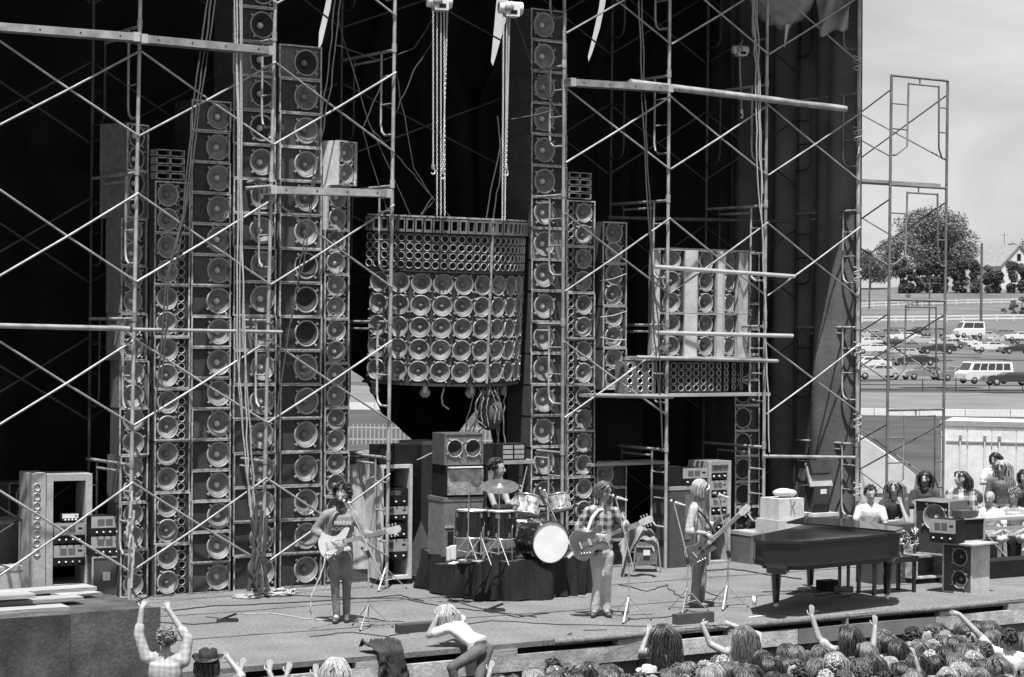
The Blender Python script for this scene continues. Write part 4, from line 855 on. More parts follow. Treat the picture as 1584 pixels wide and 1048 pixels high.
def cymbal(label, c, r, rot, stand_to=None, mt='cym', foot=None):
    o = thing('cymbal', label, 'cymbal', c, 0, None, rot); MB().lathe([(r, 0), (r * .6, -.014), (r * .22, -.028), (r * .16, -.05), (0, -.06)], 28, Matrix.Rotation(R(-90), 4, 'X')).build('bronze', mt, o)
    b = (foot or Vector((c[0], c[1], RZ + .03))); s = thing('cymbal_stand', 'chrome stand under the ' + label.replace('cymbal ', 'cymbal ', 1), 'stand', b)
    top = Vector(c) - b; j = Vector((0, 0, max(.35, top.z - .35))); hw(s, 'pole', [(0, 0, .12), j], .011); hw(s, 'arm', [j, top + Vector((0, 0, .03))], .007)
    for k in range(3): a = k * 2.1 + .5; hw(s, 'leg', [(0, 0, .36), (.26 * math.cos(a), .26 * math.sin(a), .01)], .008); hw(s, 'leg_stay', [(0, 0, .14), (.15 * math.cos(a), .15 * math.sin(a), .17)], .006)
    MB().lathe([(.018, -.02), (.018, .02)], 8, Matrix.Translation(j) @ Matrix.Rotation(R(90), 4, 'X')).build('clamp', 'chrome', s)
    return o
cymbal('large dark cymbal tilted in front of the drummer', atd(773, 753, F / 112), .27, Euler((R(18), 0, CR)), foot=rz_(771, 873))
cymbal('bright cymbal seen edge-on at the left', atd(727, 736, F / 111), .20, Euler((R(3), R(3), CR)), mt='chrome', foot=rz_(724, 871))
cymbal('small hi-hat cymbal behind the floor toms', atd(752, 790, F / 112), .16, Euler((R(4), R(3), CR)), foot=rz_(744, 873))
o = thing('drum_stool', 'round dark stool under the drummer', 'stool', rz_(760, 864)); MB().lathe([(0, -.5), (.17, -.5), (.18, -.46), (.17, -.42), (0, -.42)], 16, Matrix.Rotation(R(90), 4, 'X') @ Matrix.Scale(-1, 4, (0, 1, 0)) @ Matrix.Scale(-1, 4, (0, 1, 0))).build('seat', 'dark', o); hw(o, 'pole', [(0, 0, 0), (0, 0, .45)], .02)
tw_ = sheet('towel', 'white towel hanging over the drum case at the left of the kit', lambda u, v: rz_(690 + 14 * u, 872) + Vector((0, -.02 * math.sin(u * 7), .22 - .2 * v + .03 * u)), 10, 8, 'clothw', 'towel')
for i in range(5):
    o = MB().box(-.16, .16, -.05, .05, 0, .012).build('drum_debris', 'crate' if i % 2 else 'case'); o.location = rz_(692 + i * 12, 873) + Vector((0, 0, .001 + i * .014)); o.rotation_euler = (0, 0, i * .7); tag(o, ['pale scrap of card lying lowest in the heap beside the floor tom', 'dark slip lying second in the heap beside the floor tom', 'pale scrap in the middle of the heap beside the floor tom', 'dark slip near the top of the heap beside the floor tom', 'pale scrap on top of the heap beside the floor tom'][i] if i else 'scrap of card lying lowest in the heap beside the floor tom', 'scrap')
# cabinets on the left of the riser
p = rz_(716, 861); rz0 = R(-6)
o = box('white_cabinet', 'grey speaker cabinet at the left of the riser with louvred vent', 'cabinet', p, .60, .5, .82, 'cabgrey', rz0, lid='cabgrey')
for k in range(7): MB().box(-.24, -.12, -.006, -.001, .12 + k * .035, .14 + k * .035).build('louvre', 'dark', o)
MB().box(-.28, .28, -.012, -.001, .4, .43).build('front_rail', 'caboard', o)
o = box('fur_front_case', 'keyboard case with shaggy fur front standing on the grey cabinet', 'case', p + Vector((.02, 0, .825)), .58, .45, .44, 'dark', rz0)
MB().box(-.27, .27, -.03, -.001, .03, .38).build('fur_panel', 'velour', o)
for k in range(14): MB().box(-.28 + k * .037, -.247 + k * .037, -.09, -.02, .405, .42).build('key', 'white', o)
cabinet('grey cabinet with two dark cones side by side on top of the fur-fronted case', *(p + Vector((.0, 0, 1.268))), .60, .44, .4, rz0, [(-.14, .23, .125, False, True, 'cone'), (.14, .23, .125, False, True, 'cone')], (), 'cabgrey', 'cabside', 'cabgrey', rec=.012)
p = atd(791, 712, F / 105); o = box('electronics_rack', 'low rack of small electronic modules on a shelf right of the drummer', 'rack', p, .52, .3, .24, 'dark', 0)
for a in range(2):
    for b in range(3): MB().box(-.15 + a * .2, .02 + a * .2, -.006, -.001, .02 + b * .072, .075 + b * .072).build('module', 'panel', o)
s_ = thing('shelf_stand', 'stand carrying the electronics rack behind the drummer', 'stand', Vector((p.x, p.y, RZ))); MB().box(-.4, .4, .0, .35, p.z - RZ - .06, p.z - RZ - .002).build('shelf', 'caboard', s_)
for x_ in (-.36, .36): MB().box(x_ - .02, x_ + .02, .1, .2, 0, p.z - RZ - .06).build('leg', 'cab', s_)
box('black_box', 'small black box on the shelf left of the electronics rack', 'box', p + Vector((-.44, 0, 0)), .22, .25, .24, 'dark')
# ---- right racks
q = rack('tall open rack with four amplifiers behind the bass player', aty(1112, 882, 26.3), .47, .5, 1.72, R(2), t=.06)
for k in range(4): amp('amplifier with two meters, %s in the tall rack behind the bass player' % ORD[k], q.location + Vector((0, .03, .62 + k * .27)), .34, .25, .35, R(2), 2, 3)
o = box('grey_cabinet', 'large grey cabinet on casters behind the bass player', 'cabinet', aty(1066, 884, 26.2), .78, .5, 1.33, 'cabside', 0, lid='caboard')
MB().box(-.1, .3, -.01, -.001, .5, 1.2).build('speaker_panel', 'cabgrey', o)
amp('two-meter amplifier standing on the grey cabinet behind the bass player', o.location + Vector((.1, 0, 1.335)), .48, .27, .4, 0, 2, 3)
box('black_case', 'black case beside the amplifier on the grey cabinet', 'case', o.location + Vector((-.3, .02, 1.335)), .3, .4, .3, 'dark')
# folding chair with case, jacket
p = fl(1000, 886); o = thing('folding_chair', 'metal folding chair behind the stage microphones', 'chair', p, CR)
hw(o, 'back_frame', [(-.2, 0, 0), (-.17, .05, .45), (-.16, .08, .5), (.16, .08, .5), (.17, .05, .45), (.22, 0, 0)], .012); hw(o, 'rear_leg', [(-.17, .35, 0), (-.15, 0, .42)], .011); hw(o, 'rear_leg', [(.17, .35, 0), (.15, 0, .42)], .011)
MB().box(-.17, .17, -.0, .36, .38, .4).build('seat', 'steel', o); MB().box(-.155, .155, .03, .045, .12, .46).build('backrest', 'cabgrey', o)
t_ = MB().box(-.05, .05, -.0, .028, .26, .34).build('label', 'white', o)
sheet('jacket', 'light jacket draped over the gear behind the guitarist in the checked shirt', lambda u, v: atd(958 + 54 * u + 5 * math.sin(v * 3), 813 + 44 * (2 * u - 1.15) ** 2 * (.5 + .5 * v) + (12 + 26 * (1 - u)) * v + 2 * math.sin(u * 19), 31.9 + .1 * math.sin(u * 11) + .06 * math.sin(v * 9 + u * 13) - .15 * v), 26, 20, 'tee', 'jacket')
# ---- piano ------------------------------------------------------------
PZ = 1.0
pcor = {'FL': fl(1165, 835, PZ)}
def pl(px, py): return fl(px, py, PZ)
out = [pl(1162, 833), pl(1228, 838), pl(1394, 824), pl(1392, 819), pl(1340, 813), pl(1275, 808), pl(1220, 803), pl(1217, 809)]
lidp = [pl(1163, 829), pl(1166, 834), pl(1180, 837), pl(1238, 838), pl(1300, 833), pl(1394, 824.5), pl(1396, 820), pl(1330, 812), pl(1300, 810), pl(1272, 809), pl(1242, 812), pl(1219, 818), pl(1190, 824)]
pn = thing('grand_piano', 'black concert grand piano with its lid closed, at the right front of the stage', 'piano', (pl(1290, 825).x, pl(1290, 825).y, 0)); O = pn.location
P2 = lambda v: (v.x - O.x, v.y - O.y)
def shrink(poly, f):
    cx = sum(a for a, b in poly) / len(poly); cy = sum(b for a, b in poly) / len(poly); return [(cx + (a - cx) * f, cy + (b - cy) * f) for a, b in poly]
lp = [P2(v) for v in lidp]
MB().slab(lp, PZ - .035, PZ).build('lid', 'piano', pn)
MB().slab(shrink(lp, .975), .69, PZ - .04).build('case', 'piano', pn)
MB().slab(shrink(lp, .99), .675, .70).build('case_moulding', 'piano', pn)
MB().slab(shrink(lp, .86), .61, .674).build('keybed', 'piano', pn)
fl2 = [pl(1216, 801), pl(1226, 812), pl(1300, 818), pl(1396, 817.5), pl(1398, 814), pl(1345, 805), pl(1270, 800)]
MB().slab([P2(fl(1217, 808, PZ + .05)), P2(fl(1242, 801, PZ + .05)), P2(fl(1300, 802, PZ + .05)), P2(fl(1398, 817, PZ + .05)), P2(fl(1385, 822, PZ + .05)), P2(fl(1275, 812, PZ + .05))], PZ + .03, PZ + .055).build('lid_flap', 'piano', pn)
for (px, py) in ((1200, 941), (1372, 929), (1253, 914)):
    b = fl(px, py); b = Vector((b.x - O.x, b.y - O.y, 0)); lg = MB(); 
    pr_ = [(.67, .19), (.63, .18), (.58, .12), (.53, .085), (.46, .07), (.2, .05), (.08, .042)]
    lg.tube([(b.x, b.y, z) for z, r in pr_], [r for z, r in pr_], 8, True, False).build('leg', 'piano', pn)
    cst = MB().lathe([(0, -.015), (.035, -.015), (.035, .015), (0, .015)], 10, Matrix.Translation((b.x, b.y, .036))).build('caster', 'alu', pn)
mb = MB()
for sx_ in (-.16, .0): mb.box(sx_, sx_ + .03, 0, .04, .12, .67)
mb.box(-.2, .08, -.02, .07, .04, .14); ly = mb.build('pedal_lyre', 'piano', pn); b = fl(1312, 923); ly.location = (b.x - O.x, b.y - O.y, 0)
for k in range(3): MB().box(-.17 + k * .07, -.13 + k * .07, -.1, -.02, .05, .065).build('pedal', 'alu', ly)
# raised scroll front supporting leg shape at the left
MB().slab([P2(fl(1186, 838, PZ)), P2(fl(1215, 841, PZ)), P2(fl(1222, 836, PZ)), P2(fl(1192, 833, PZ))], .60, .674).build('cheek_block', 'piano', pn)
p = fl(1370, 921); o = thing('piano_bench', 'black piano bench standing behind the grand piano', 'bench', fl(1372, 922) + Vector((.25, .35, 0)), 0)
MB().box(-.42, .42, -.2, .2, .44, .52).build('seat', 'piano', o)
for x_ in (-.38, .38):
    for y_ in (-.16, .16): MB().box(x_ - .022, x_ + .022, y_ - .022, y_ + .022, 0, .44).build('leg', 'piano', o)
o.location = fl(1371, 917); 
box('pedal_box', 'small black box on the floor under the grand piano', 'box', fl(1288, 915), .28, .2, .15, 'dark')
# ---- gear beside the corner mast
p = fl(1222, 868); o = box('pale_carton', 'large pale stained box standing behind the piano near the corner mast', 'box', aty(1222, 810, 25.6) * 1, .52, .45, .33, 'crate', 0, lid=None)
p = aty(1226, 868, 25.7); o.location = Vector((aty(1224, 806, 25.6).x, 25.6, aty(1224, 804, 25.6).z))
mb = MB(); mb.tube([(-.02, -.004, .1), (.0, -.004, .2), (-.03, -.004, .33)], .012, 5).tube([(.06, -.004, .1), (.02, -.004, .22), (.07, -.004, .3)], .01, 5).build('stain_mark', 'tee', o)
box('pale_carton', 'lower pale box carrying the stained box behind the piano', 'box', Vector((aty(1230, 860, 25.5).x, 25.55, 0)), .62, .55, o.location.z - .002, 'crate')
cl = MB(); cl.ell((0, .1, .08), .2, .12, .07, 14, 8).ell((.12, .08, .07), .12, .1, .06).build('cloth_bundle', 'clothw'); cb = bpy.data.objects['cloth_bundle']; cb.location = o.location + Vector((0, .1, .33)); tag(cb, 'crumpled pale cloth lying on the stained box behind the piano', 'cloth')
for k, px in enumerate((1192, 1201)):
    b_ = MB().box(-.045, .045, 0, .02, 0, .34, Matrix.Rotation(R(-18), 4, 'X') @ Matrix.Rotation(R(14), 4, 'Y')).build('loose_board', 'caboard'); b_.location = Vector((aty(px, 775, 25.9).x, 25.9, o.location.z)); tag(b_, ['left of two short boards leaning beside the stained box', 'right of two short boards leaning beside the stained box'][k], 'board')
z0 = aty(1270, 793, 26.3).z; o = box('flight_case', 'tall dark case with white label under the tilted tray near the corner mast', 'case', Vector((aty(1271, 790, 26.3).x, 26.3, z0)), .32, .4, .42, 'baffle')
MB().box(-.03, .1, -.006, -.001, .3, .38).build('label', 'white', o)
box('support_case', 'pale low case under the tall dark case near the corner mast', 'case', Vector((aty(1277, 812, 26.2).x, 26.2, 0)), .55, .5, z0 - .002, 'caboard', lid='crate')
t_ = thing('tilted_tray', 'open wooden tray tilted up on the tall dark case by the corner mast', 'tray', o.location + Vector((0, 0, .43)), 0)
MB().box(-.24, .24, 0, .03, 0, .4, Matrix.Rotation(R(-20), 4, 'X')).build('base_board', 'caboard', t_); MB().box(-.21, .21, -.08, -.002, .2, .42, Matrix.Rotation(R(-20), 4, 'X')).build('dark_insert', 'baffle', t_)
# ---- far right amps
p = fl(1480, 918); o = cabinet('white-sided cabinet with two dark cones turned to the right beside the piano', *p, .5, .70, .45, R(-79), [(.04, .2, .13, True, True, 'cone'), (.04, .52, .13, True, True, 'cone')], (), 'cabside', 'crate', 'crate', rec=.012)
MB().box(-.38, .36, -.12, .5, .703, .722).build('top_board', 'caboard', o)
amp('amplifier with two lit meters and open side on the white-sided cabinet', p + Vector((-.28, .02, .725)), .40, .33, .3, R(-72), 2, 3)
sb = box('open_case', 'open black-lined case beside the amplifier on the white-sided cabinet', 'case', p + Vector((.42, .1, .725)), .42, .3, .30, 'dark', R(0), None); 
for k in range(4): MB().box(*[(-.215, -.195, -.02, .3, 0, .31), (.195, .215, -.02, .3, 0, .31), (-.195, .195, -.02, .3, .301, .318), (-.195, .195, -.02, .3, -.0, .002)][k]).build('frame', 'caboard', sb)
box('small_box', 'small dark box on top of the open case at the right', 'box', p + Vector((.33, .1, 1.05)), .3, .2, .1, 'cabside')
st_ = rack('low stand of pale bars under the single-cone cabinet at the right', fl(1440, 903), .60, .5, .42, 0, 'trim', 'cabinet_stand', .03, False)
cabinet('single-cone cabinet with pale top beside the piano bench', *(st_.location + Vector((0, 0, .425))), .60, .80, .5, R(-76), [(.03, .55, .2, True, False, 'dome')], (), 'baffle', 'cabgrey', 'trim')
o = box('trunk', 'long black trunk with white lettering behind the piano bench', 'trunk', fl(1412, 903) + Vector((0, .1, 0)), 1.15, .5, .36, 'case', 0)
text(o, 'ENGL     A. WEISH', .055, (-.02, -.003, .2), 'tee'); text(o, 'B      DGE', .05, (-.05, -.003, .11), 'tee')
o = box('mixer_case', 'small mixer panel crowded with cables behind the right end of the piano', 'mixer', o.location + Vector((.0, .05, .362)), .5, .3, .5, 'cabside', 0)
for k in range(22):
    a = Vector((rnd.uniform(-.2, .22), -.01, rnd.uniform(.2, .45))); MB().tube([a, a + Vector((rnd.uniform(-.05, .05), -.05, rnd.uniform(-.08, 0))), a + Vector((rnd.uniform(-.1, .1), -.02, rnd.uniform(-.14, -.02)))], .009, 5).build('patch_cable', 'white' if k % 2 else 'tee', o)
MB().box(-.05, .12, -.02, -.001, .06, .2).build('socket_panel', 'white', o)
for a in range(3):
    for b in range(2): MB().lathe([(0, -.024), (.012, -.024), (.012, -.018)], 8, Matrix.Translation((-.02 + a * .045, 0, .09 + b * .06))).build('socket', 'dark', o)
box('long_bench', 'long grey bench behind the piano where the spectators sit', 'bench', fl(1390, 866) + Vector((-1.0, .6, 0)), 3.2, .5, .50, 'cabgrey', 0, lid='caboard')
tb = thing('trestle', 'metal trestle with pale top rail at the right edge in front of the seated men', 'trestle', fl(1560, 884), 0)
MB().box(-1.0, 1.4, .0, .3, .80, .84).build('top_board', 'caboard', tb); MB().box(-.7, 1.4, -.02, .0, .66, .70).build('front_rail', 'panel', tb)
hw(tb, 'leg', [(-.75, 0, .8), (.1, -.1, .02)], .018, 'panel'); hw(tb, 'leg', [(-.85, .2, .8), (-.85, .2, 0)], .018, 'steeld'); hw(tb, 'leg', [(.9, 0, .8), (.3, 0, .3)], .014, 'panel')
box('black_case', 'long black case on the floor under the trestle at the right edge', 'case', fl(1572, 893), 1.3, .4, .26, 'dark')
sheet('skirt_cloth', 'dark cloth hanging behind the trestle at the right edge', lambda u, v: tb.location + Vector((-.9 + 2.4 * u, .8 + .04 * math.sin(u * 40), .45 - .44 * v)), 50, 3, 'dark', 'cloth')
# ---- stage monitors, wedges, cables
o = MB().prism([(-.33, 0), (.33, 0), (.33, .1), (-.33, .1)], 0, .12).build('floor_box', 'baffle'); o.location = fl(655, 978); tag(o, 'flat dark floor box on the stage beside the man in the white shirt', 'box')
o = MB().box(-.3, .28, 0, .12, 0, .13).build('floor_box', 'cabside'); o.location = fl(1078, 965); tag(o, 'low grey box at the foot of the bass player microphone stands', 'box')
for i, (px, py) in enumerate(((352, 962), (765, 946))):
    o = thing('foot_pedal', ['wah pedal lying open on the carpet at the left of the stage', 'wah pedal lying on the carpet in front of the drum riser'][i], 'pedal', fl(px, py), R(-20)); MB().box(-.13, .13, -.06, .06, 0, .035).build('base', 'steeld', o); MB().box(-.14, .12, -.045, .045, 0, .015, Matrix.Translation((0, 0, .05)) @ Matrix.Rotation(R(-20), 4, 'Y')).build('treadle', 'dark', o)
o = MB().lathe([(0, -.12), (.033, -.12), (.03, 0), (0, 0)], 12, Matrix.Rotation(R(90), 4, 'X')).build('paper_cup', 'white'); o.location = fl(1167, 951); tag(o, 'white paper cup standing at the front edge of the stage', 'cup'); o.rotation_euler = (R(180), 0, 0); o.location.z = .121
def cable(label, pts, r=.007, mt='cable', wob=0, n=6, z=.008):
    P3 = [fl(x, y, z) if len(a) == 0 else Vector(a[0]) for x, y, *a in pts]; out_ = []
    for i in range(len(P3) - 1):
        for k in range(n): t = k / n; out_.append(P3[i].lerp(P3[i + 1], t) + Vector((wob * rnd.uniform(-1, 1), wob * rnd.uniform(-1, 1), 0)))
    out_.append(P3[-1]); o = MB().tube(out_, r, 5).build('cable', mt); tag(o, label, 'cable'); return o
cable('thin dark cable crossing the carpet behind the left guitarist', [(400, 920), (480, 922), (560, 926), (620, 925), (680, 938), (760, 947), (830, 955)], wob=.03)
cable('cable running from the left wah pedal to the edge of the picture', [(250, 963), (300, 966), (350, 962)], wob=.02)
cable('pale cable looping left of the guitarist with curly hair', [(380, 950), (420, 949), (470, 957), (500, 960)], mt='rope', wob=.02)
cable('long black cable along the front of the stage below the centre microphone', [(640, 978), (760, 960), (860, 966), (960, 968), (1060, 970), (1130, 966)], .006, wob=.02)
cable('dark cable hanging in front of the drum riser skirt', [(660, 912), (690, 925), (730, 938), (800, 955), (850, 948)], wob=.02)
cable('cable leading from the centre mike stand to the right mike stand', [(975, 958), (1030, 955), (1062, 945), (1100, 950)], .006, wob=.02)
cable('cables tangled on the floor under the grand piano', [(1180, 916), (1230, 914), (1270, 917), (1245, 905), (1290, 915), (1320, 918), (1260, 921)], .008, wob=.04)
cable('cable behind the bass player by the foot of the tower', [(1090, 884), (1130, 880), (1190, 890), (1240, 896)], .012, wob=.03)
# rope pile by second mast
def coil(label, px, py, mt, r0, n, hgt, rr=.012, name='rope_coil'):
    c = fl(px, py); mb = MB(); pts = []
    for i in range(n): a = i * .45; pts.append((r0 * (1 + .35 * math.sin(i * 1.7)) * math.cos(a) * 1.3, r0 * (1 + .3 * math.cos(i * 1.3)) * math.sin(a), .015 + hgt * abs(math.sin(i * .37)) * rnd.uniform(.3, 1)))
    mb.tube(pts, rr, 5); o = mb.build(name, mt); o.location = c; tag(o, label, 'rope')
coil('heap of pale rope coiled at the foot of the second mast', 430, 921, 'rope', .17, 70, .08, .013)
coil('flat pale rope ends left of the second mast', 385, 925, 'rope', .14, 40, .02, .01)
def strands(name, label, cat, lines, Y, r, mt):
    o = None; c = aty(lines[0][0][0], lines[0][0][1], Y); o = thing(name, label, cat, c)
    for ln in lines:
        P_ = [aty(x, y, Y) - c for x, y in ln]; out_ = []
        for a, b in zip(P_, P_[1:]):
            for k in range(6): out_.append(a.lerp(b, k / 6) + Vector((rnd.uniform(-.006, .006), rnd.uniform(-.02, .02), 0)))
        out_.append(P_[-1]); MB().tube(out_, r, 5).build('strand', mt, o)
    return o
strands('hanging_ropes', 'bunch of grey ropes hanging down just left of the second mast', 'rope', [((362, -10), (368, 200), (366, 520), (378, 700), (395, 860)), ((366, -10), (371, 300), (380, 560), (383, 740), (400, 900)), ((373, -10), (375, 300), (376, 520), (392, 740), (398, 860), (420, 915)), ((371, -10), (373, 260), (370, 600), (386, 780), (408, 900))], SY - .16, .011, 'rope')
strands('hanging_cables', 'bunch of dark cables slanting down between first and second masts', 'cable', [((328, -10), (305, 160), (285, 330), (262, 420), (250, 600)), ((334, -10), (309, 170), (292, 300), (270, 420)), ((322, -10), (300, 150), (283, 330), (258, 430), (240, 640))], SY - .14, .012, 'roped')
strands('hanging_cables', 'dark cables slanting across the fifth speaker tower', 'cable', [((520, -10), (505, 130), (490, 230), (478, 330), (462, 420), (440, 560), (420, 700)), ((528, -10), (512, 130), (495, 230), (470, 400), (450, 500))], SY - .14, .010, 'roped')
strands('hanging_cables', 'pair of dark cables hanging left of the fifth mast', 'cable', [((988, -10), (993, 150), (1003, 350), (1018, 500), (1025, 700)), ((992, -10), (998, 170), (1007, 350), (1012, 520), (1022, 640))], SY - .14, .012, 'roped')
strands('hanging_ropes', 'ropes hanging against the sixth mast from the slung canvas', 'rope', [((1163, -10), (1169, 100), (1171, 250), (1182, 400)), ((1167, -10), (1172, 120), (1178, 300), (1185, 520), (1190, 700)), ((1171, -10), (1174, 120), (1180, 300))], SY - .14, .012, 'rope')
strands('hanging_ropes', 'tangle of dark cables and pale tape at the foot of the second mast', 'cable', [((398, 780), (392, 850), (385, 915)), ((405, 790), (400, 860), (396, 920)), ((412, 800), (408, 870), (415, 915)), ((390, 800), (400, 850), (390, 900)), ((402, 840), (385, 880), (400, 918))], SY - .2, .028, 'roped')
strands('tied_rope', 'thick white knotted rope hanging on the foot of the first mast', 'rope', [((205, 760), (201, 800), (207, 850), (203, 910)), ((200, 800), (196, 830), (203, 850)), ((208, 790), (204, 820), (199, 845), (206, 870))], SY - .16, .02, 'rope')
strands('steel_cable', 'thin guy wires spreading above the central speaker array', 'wire', [((672, 60), (640, 110), (610, 180)), ((610, 100), (640, 260), (672, 310), (650, 335)), ((595, 120), (560, 200), (600, 330)), ((520, 20), (570, 190), (640, 345)), ((575, 200), (640, 270), (680, 320)), ((650, 335), (668, 305), (700, 340)), ((520, 70), (590, 95), (640, 75), (670, 30))], 26.3, .009, 'roped')
strands('steel_cable', 'guy wires right of the chain hoist above the drummer', 'wire', [((777, 60), (778, 200), (752, 340)), ((770, 180), (775, 260), (763, 340)), ((795, 25), (830, 120), (865, 180)), ((790, 185), (830, 178), (860, 170))], 26.3, .010, 'roped')
strands('cable_bundle', 'bunches of cable and rope hanging under the central speaker array', 'cable', [((748, 590), (740, 640), (725, 690)), ((754, 595), (752, 650), (730, 690)), ((770, 590), (772, 640), (770, 690)), ((765, 592), (766, 640), (775, 720)), ((735, 600), (722, 650), (716, 700)), ((783, 592), (778, 650), (782, 690)), ((740, 590), (745, 620), (770, 600), (778, 650)), ((700, 690), (660, 705), (640, 715), (600, 730), (560, 745)), ((700, 700), (730, 660), (760, 620))], 26.5, .011, 'tee')
# cable bag
mb = MB(); mb.ell((0, 0, 0), .21, .2, .24, 18, 12); cb = mb.build('cable_bag', 'roped'); cb.location = aty(757, 640, 26.55); cb.scale = (1, 1, 1.05); tag(cb, 'dark round bundle of coiled cable slung under the central array', 'cable bundle')
strands('coiled_cable', 'pale coils looped over the dark bundle under the central array', 'cable', [((745, 605), (736, 625), (738, 650), (752, 662)), ((750, 605), (744, 630), (746, 655)), ((757, 603), (752, 630), (756, 660)), ((760, 603), (768, 630), (765, 655)), ((764, 604), (775, 625), (772, 650))], 26.33, .010, 'tee')
# chain hoists ----------------------------------------------------------
def hoist(label, px, py, Y, chains, s=1.0):
    c = aty(px, py, Y); o = thing('chain_hoist', label, 'hoist', c, -.3)
    MB().tube([(-.19 * s, 0, 0), (-.05 * s, 0, 0), (.16 * s, 0, 0)], [.085 * s, .1 * s, .095 * s], 14).build('motor_housing', 'white', o)
    MB().box(-.10 * s, .10 * s, -.11 * s, .11 * s, -.13 * s, .05 * s).build('gearbox', 'white', o)
    MB().lathe([(0, -.03), (.06 * s, -.03), (.07 * s, 0)], 14, Matrix.Translation((-.06 * s, -.10 * s, .0))).build('end_cap', 'panel', o)
    MB().box(-.04, .06, -.112 * s - .002, -.112 * s + .004, -.10 * s, -.04 * s).build('name_plate', 'dark', o)
    MB().tube([(0, 0, .09 * s), (0, 0, .16 * s), (.03, 0, .2 * s), (0, 0, .25 * s), (-.03, 0, .2 * s)], .012, 6).build('top_hook', 'steel', o)
    Mi = o.matrix_basis.inverted()
    link = cached('link', lambda: MB().tube([(.011 * math.cos(a) , 0, .022 * math.sin(a)) for a in [k * math.pi / 4 for k in range(9)]], .0055, 4, False).mesh('chain_link', 'alu'))
    for (x0, y0, x1, y1, hook) in chains:
        a, b = aty(x0, y0, Y), aty(x1, y1, Y); L = (b - a).length; n = int(L / .034); mb = MB()
        for k in range(n):
            p = a.lerp(b, (k + .5) / n); rot = Matrix.Rotation(R(90 * (k % 2) + 20), 4, 'Z'); q = [p + rot @ Vector((.012 * math.cos(t * math.pi / 3), 0, .024 * math.sin(t * math.pi / 3))) for t in range(7)]
            mb.tube([Mi @ v for v in q], .0055, 4, False)
        mb.build('chain', 'alu', o)
        if hook: h = [b, b + Vector((0, 0, -.05)), b + Vector((.03, 0, -.08)), b + Vector((.03, 0, -.12)), b + Vector((0, 0, -.14)), b + Vector((-.03, 0, -.12))]; MB().tube([Mi @ v for v in h], [.03, .024, .012, .012, .012, .008], 6).build('hook', 'white', o)
    return o
hoist('white chain hoist with five chains at the top, left of the other', 681, 3, 26.0, [(670, 12, 670, 255, 1), (676, 12, 676, 335, 0), (682, 12, 682, 335, 0), (687, 14, 688, 335, 0), (692, 14, 685, 262, 1)])
hoist('white chain hoist tilted over the right chains, near the tallest tower', 791, 13, 26.0, [(779, 24, 777, 342, 0), (784, 24, 781, 342, 0), (788, 26, 783, 258, 1)])
hoist('small chain hoist hanging among the right scaffolding near the top', 1146, 78, 27.2, [(1144, 85, 1147, 170, 1)], .75)
MB().tube([aty(1146, -20, 27.2), aty(1146, 68, 27.2)], .006, 5).build('wire', 'roped'); tag(bpy.data.objects['wire'], 'wire holding the small chain hoist in the right scaffolding', 'wire')
# bright bent tape pieces
o = MB().tube([aty(687, 600, 26.6), aty(683, 615, 26.6), aty(685, 627, 26.6), aty(694, 633, 26.6)], .012, 5).build('bent_strap', 'alu'); tag(o, 'short bright bent strap against the black swag under the array', 'strap')
# ---- microphone stands --------------------------------------------------
def micstand(label, base, joint, tip, tail, white=False, Yoff=0, mics=2, name='microphone_stand', kind='round', r=.011):
    b = fl(*base); D = (b - CAM).dot(fwd); o = thing(name, label, 'microphone stand', b)
    J = atd(*joint, D) - b; T_ = atd(*tip, D - .05 + Yoff) - b; L = atd(*tail, D) - b; J.x *= 1
    MB().tube([(0, 0, .1), (J.x, J.y, J.z)], r, 6).build('pole', 'steel', o); MB().tube([L, T_], r * .8, 6).build('boom', 'alu', o)
    MB().tube([J - (T_ - J).normalized() * .04, J + (T_ - J).normalized() * .05], r * 2.2, 8).build('boom_clamp', 'steeld', o)
    MB().tube([J * .42, J * .47], r * 1.7, 8).build('height_collar', 'alu', o)
    for k in range(3):
        a = k * 2.094 + CR + .25; e = Vector((.30 * math.cos(a), .30 * math.sin(a), .012)); MB().tube([(0, 0, .30), e], .012 if white and k == 2 else .007, 5).build('leg', 'white' if white and k == 2 else 'steel', o)
        MB().tube([(0, 0, .12), e * .5 + Vector((0, 0, .15))], .005, 5).build('leg_stay', 'steel', o)
        MB().ell(e, .015, .015, .012, 8, 5).build('rubber_foot', 'dark', o)
    d = (T_ - J).normalized()
    for k in range(mics):
        s_ = Vector(rt0) * (.045 if k else -.05) + Vector((0, 0, .02 - .04 * k)); m1 = T_ + s_ * .6; m0 = m1 + Vector(rt0) * .12 * (1 if kind == 'right' else (.1)) + Vector((0, 0, -.01)) - d * (.02 if kind == 'right' else .1)
        MB().tube([m1, m0], [.016, .011], 8).build('microphone', 'alu' if k else 'rim', o); MB().ell(m1, .024, .024, .024, 10, 6).build('windscreen', 'alu' if k else 'rim', o)
    MB().tube([T_, T_ + Vector((0, 0, .03))], .02, 6).build('mic_clip', 'dark', o)
    return o
micstand('boom stand with twin microphones in front of the curly haired guitarist', (570, 972), (570, 858), (536, 777), (592, 895))
micstand('boom stand with twin microphones and taped leg before the checked-shirt guitarist', (972, 961), (973, 866), (952, 769), (980, 882), True, kind='right')
micstand('boom stand with twin microphones in front of the bass player', (1124, 941), (1127, 858), (1110, 765), (1130, 872), True, kind='right')
micstand('unused boom stand with twin microphones left of the bass player', (1062, 947), (1064, 868), (1042, 777), (1068, 882), False, kind='right')
micstand('tall stand with a bare boom in front of the bass drum', (866, 921), (866, 820), (839, 758), (872, 832), False, mics=2)
micstand('short boom stand with spread feet left of the drum riser', (596, 912), (592, 888), (560, 850), (600, 905), True, mics=0)
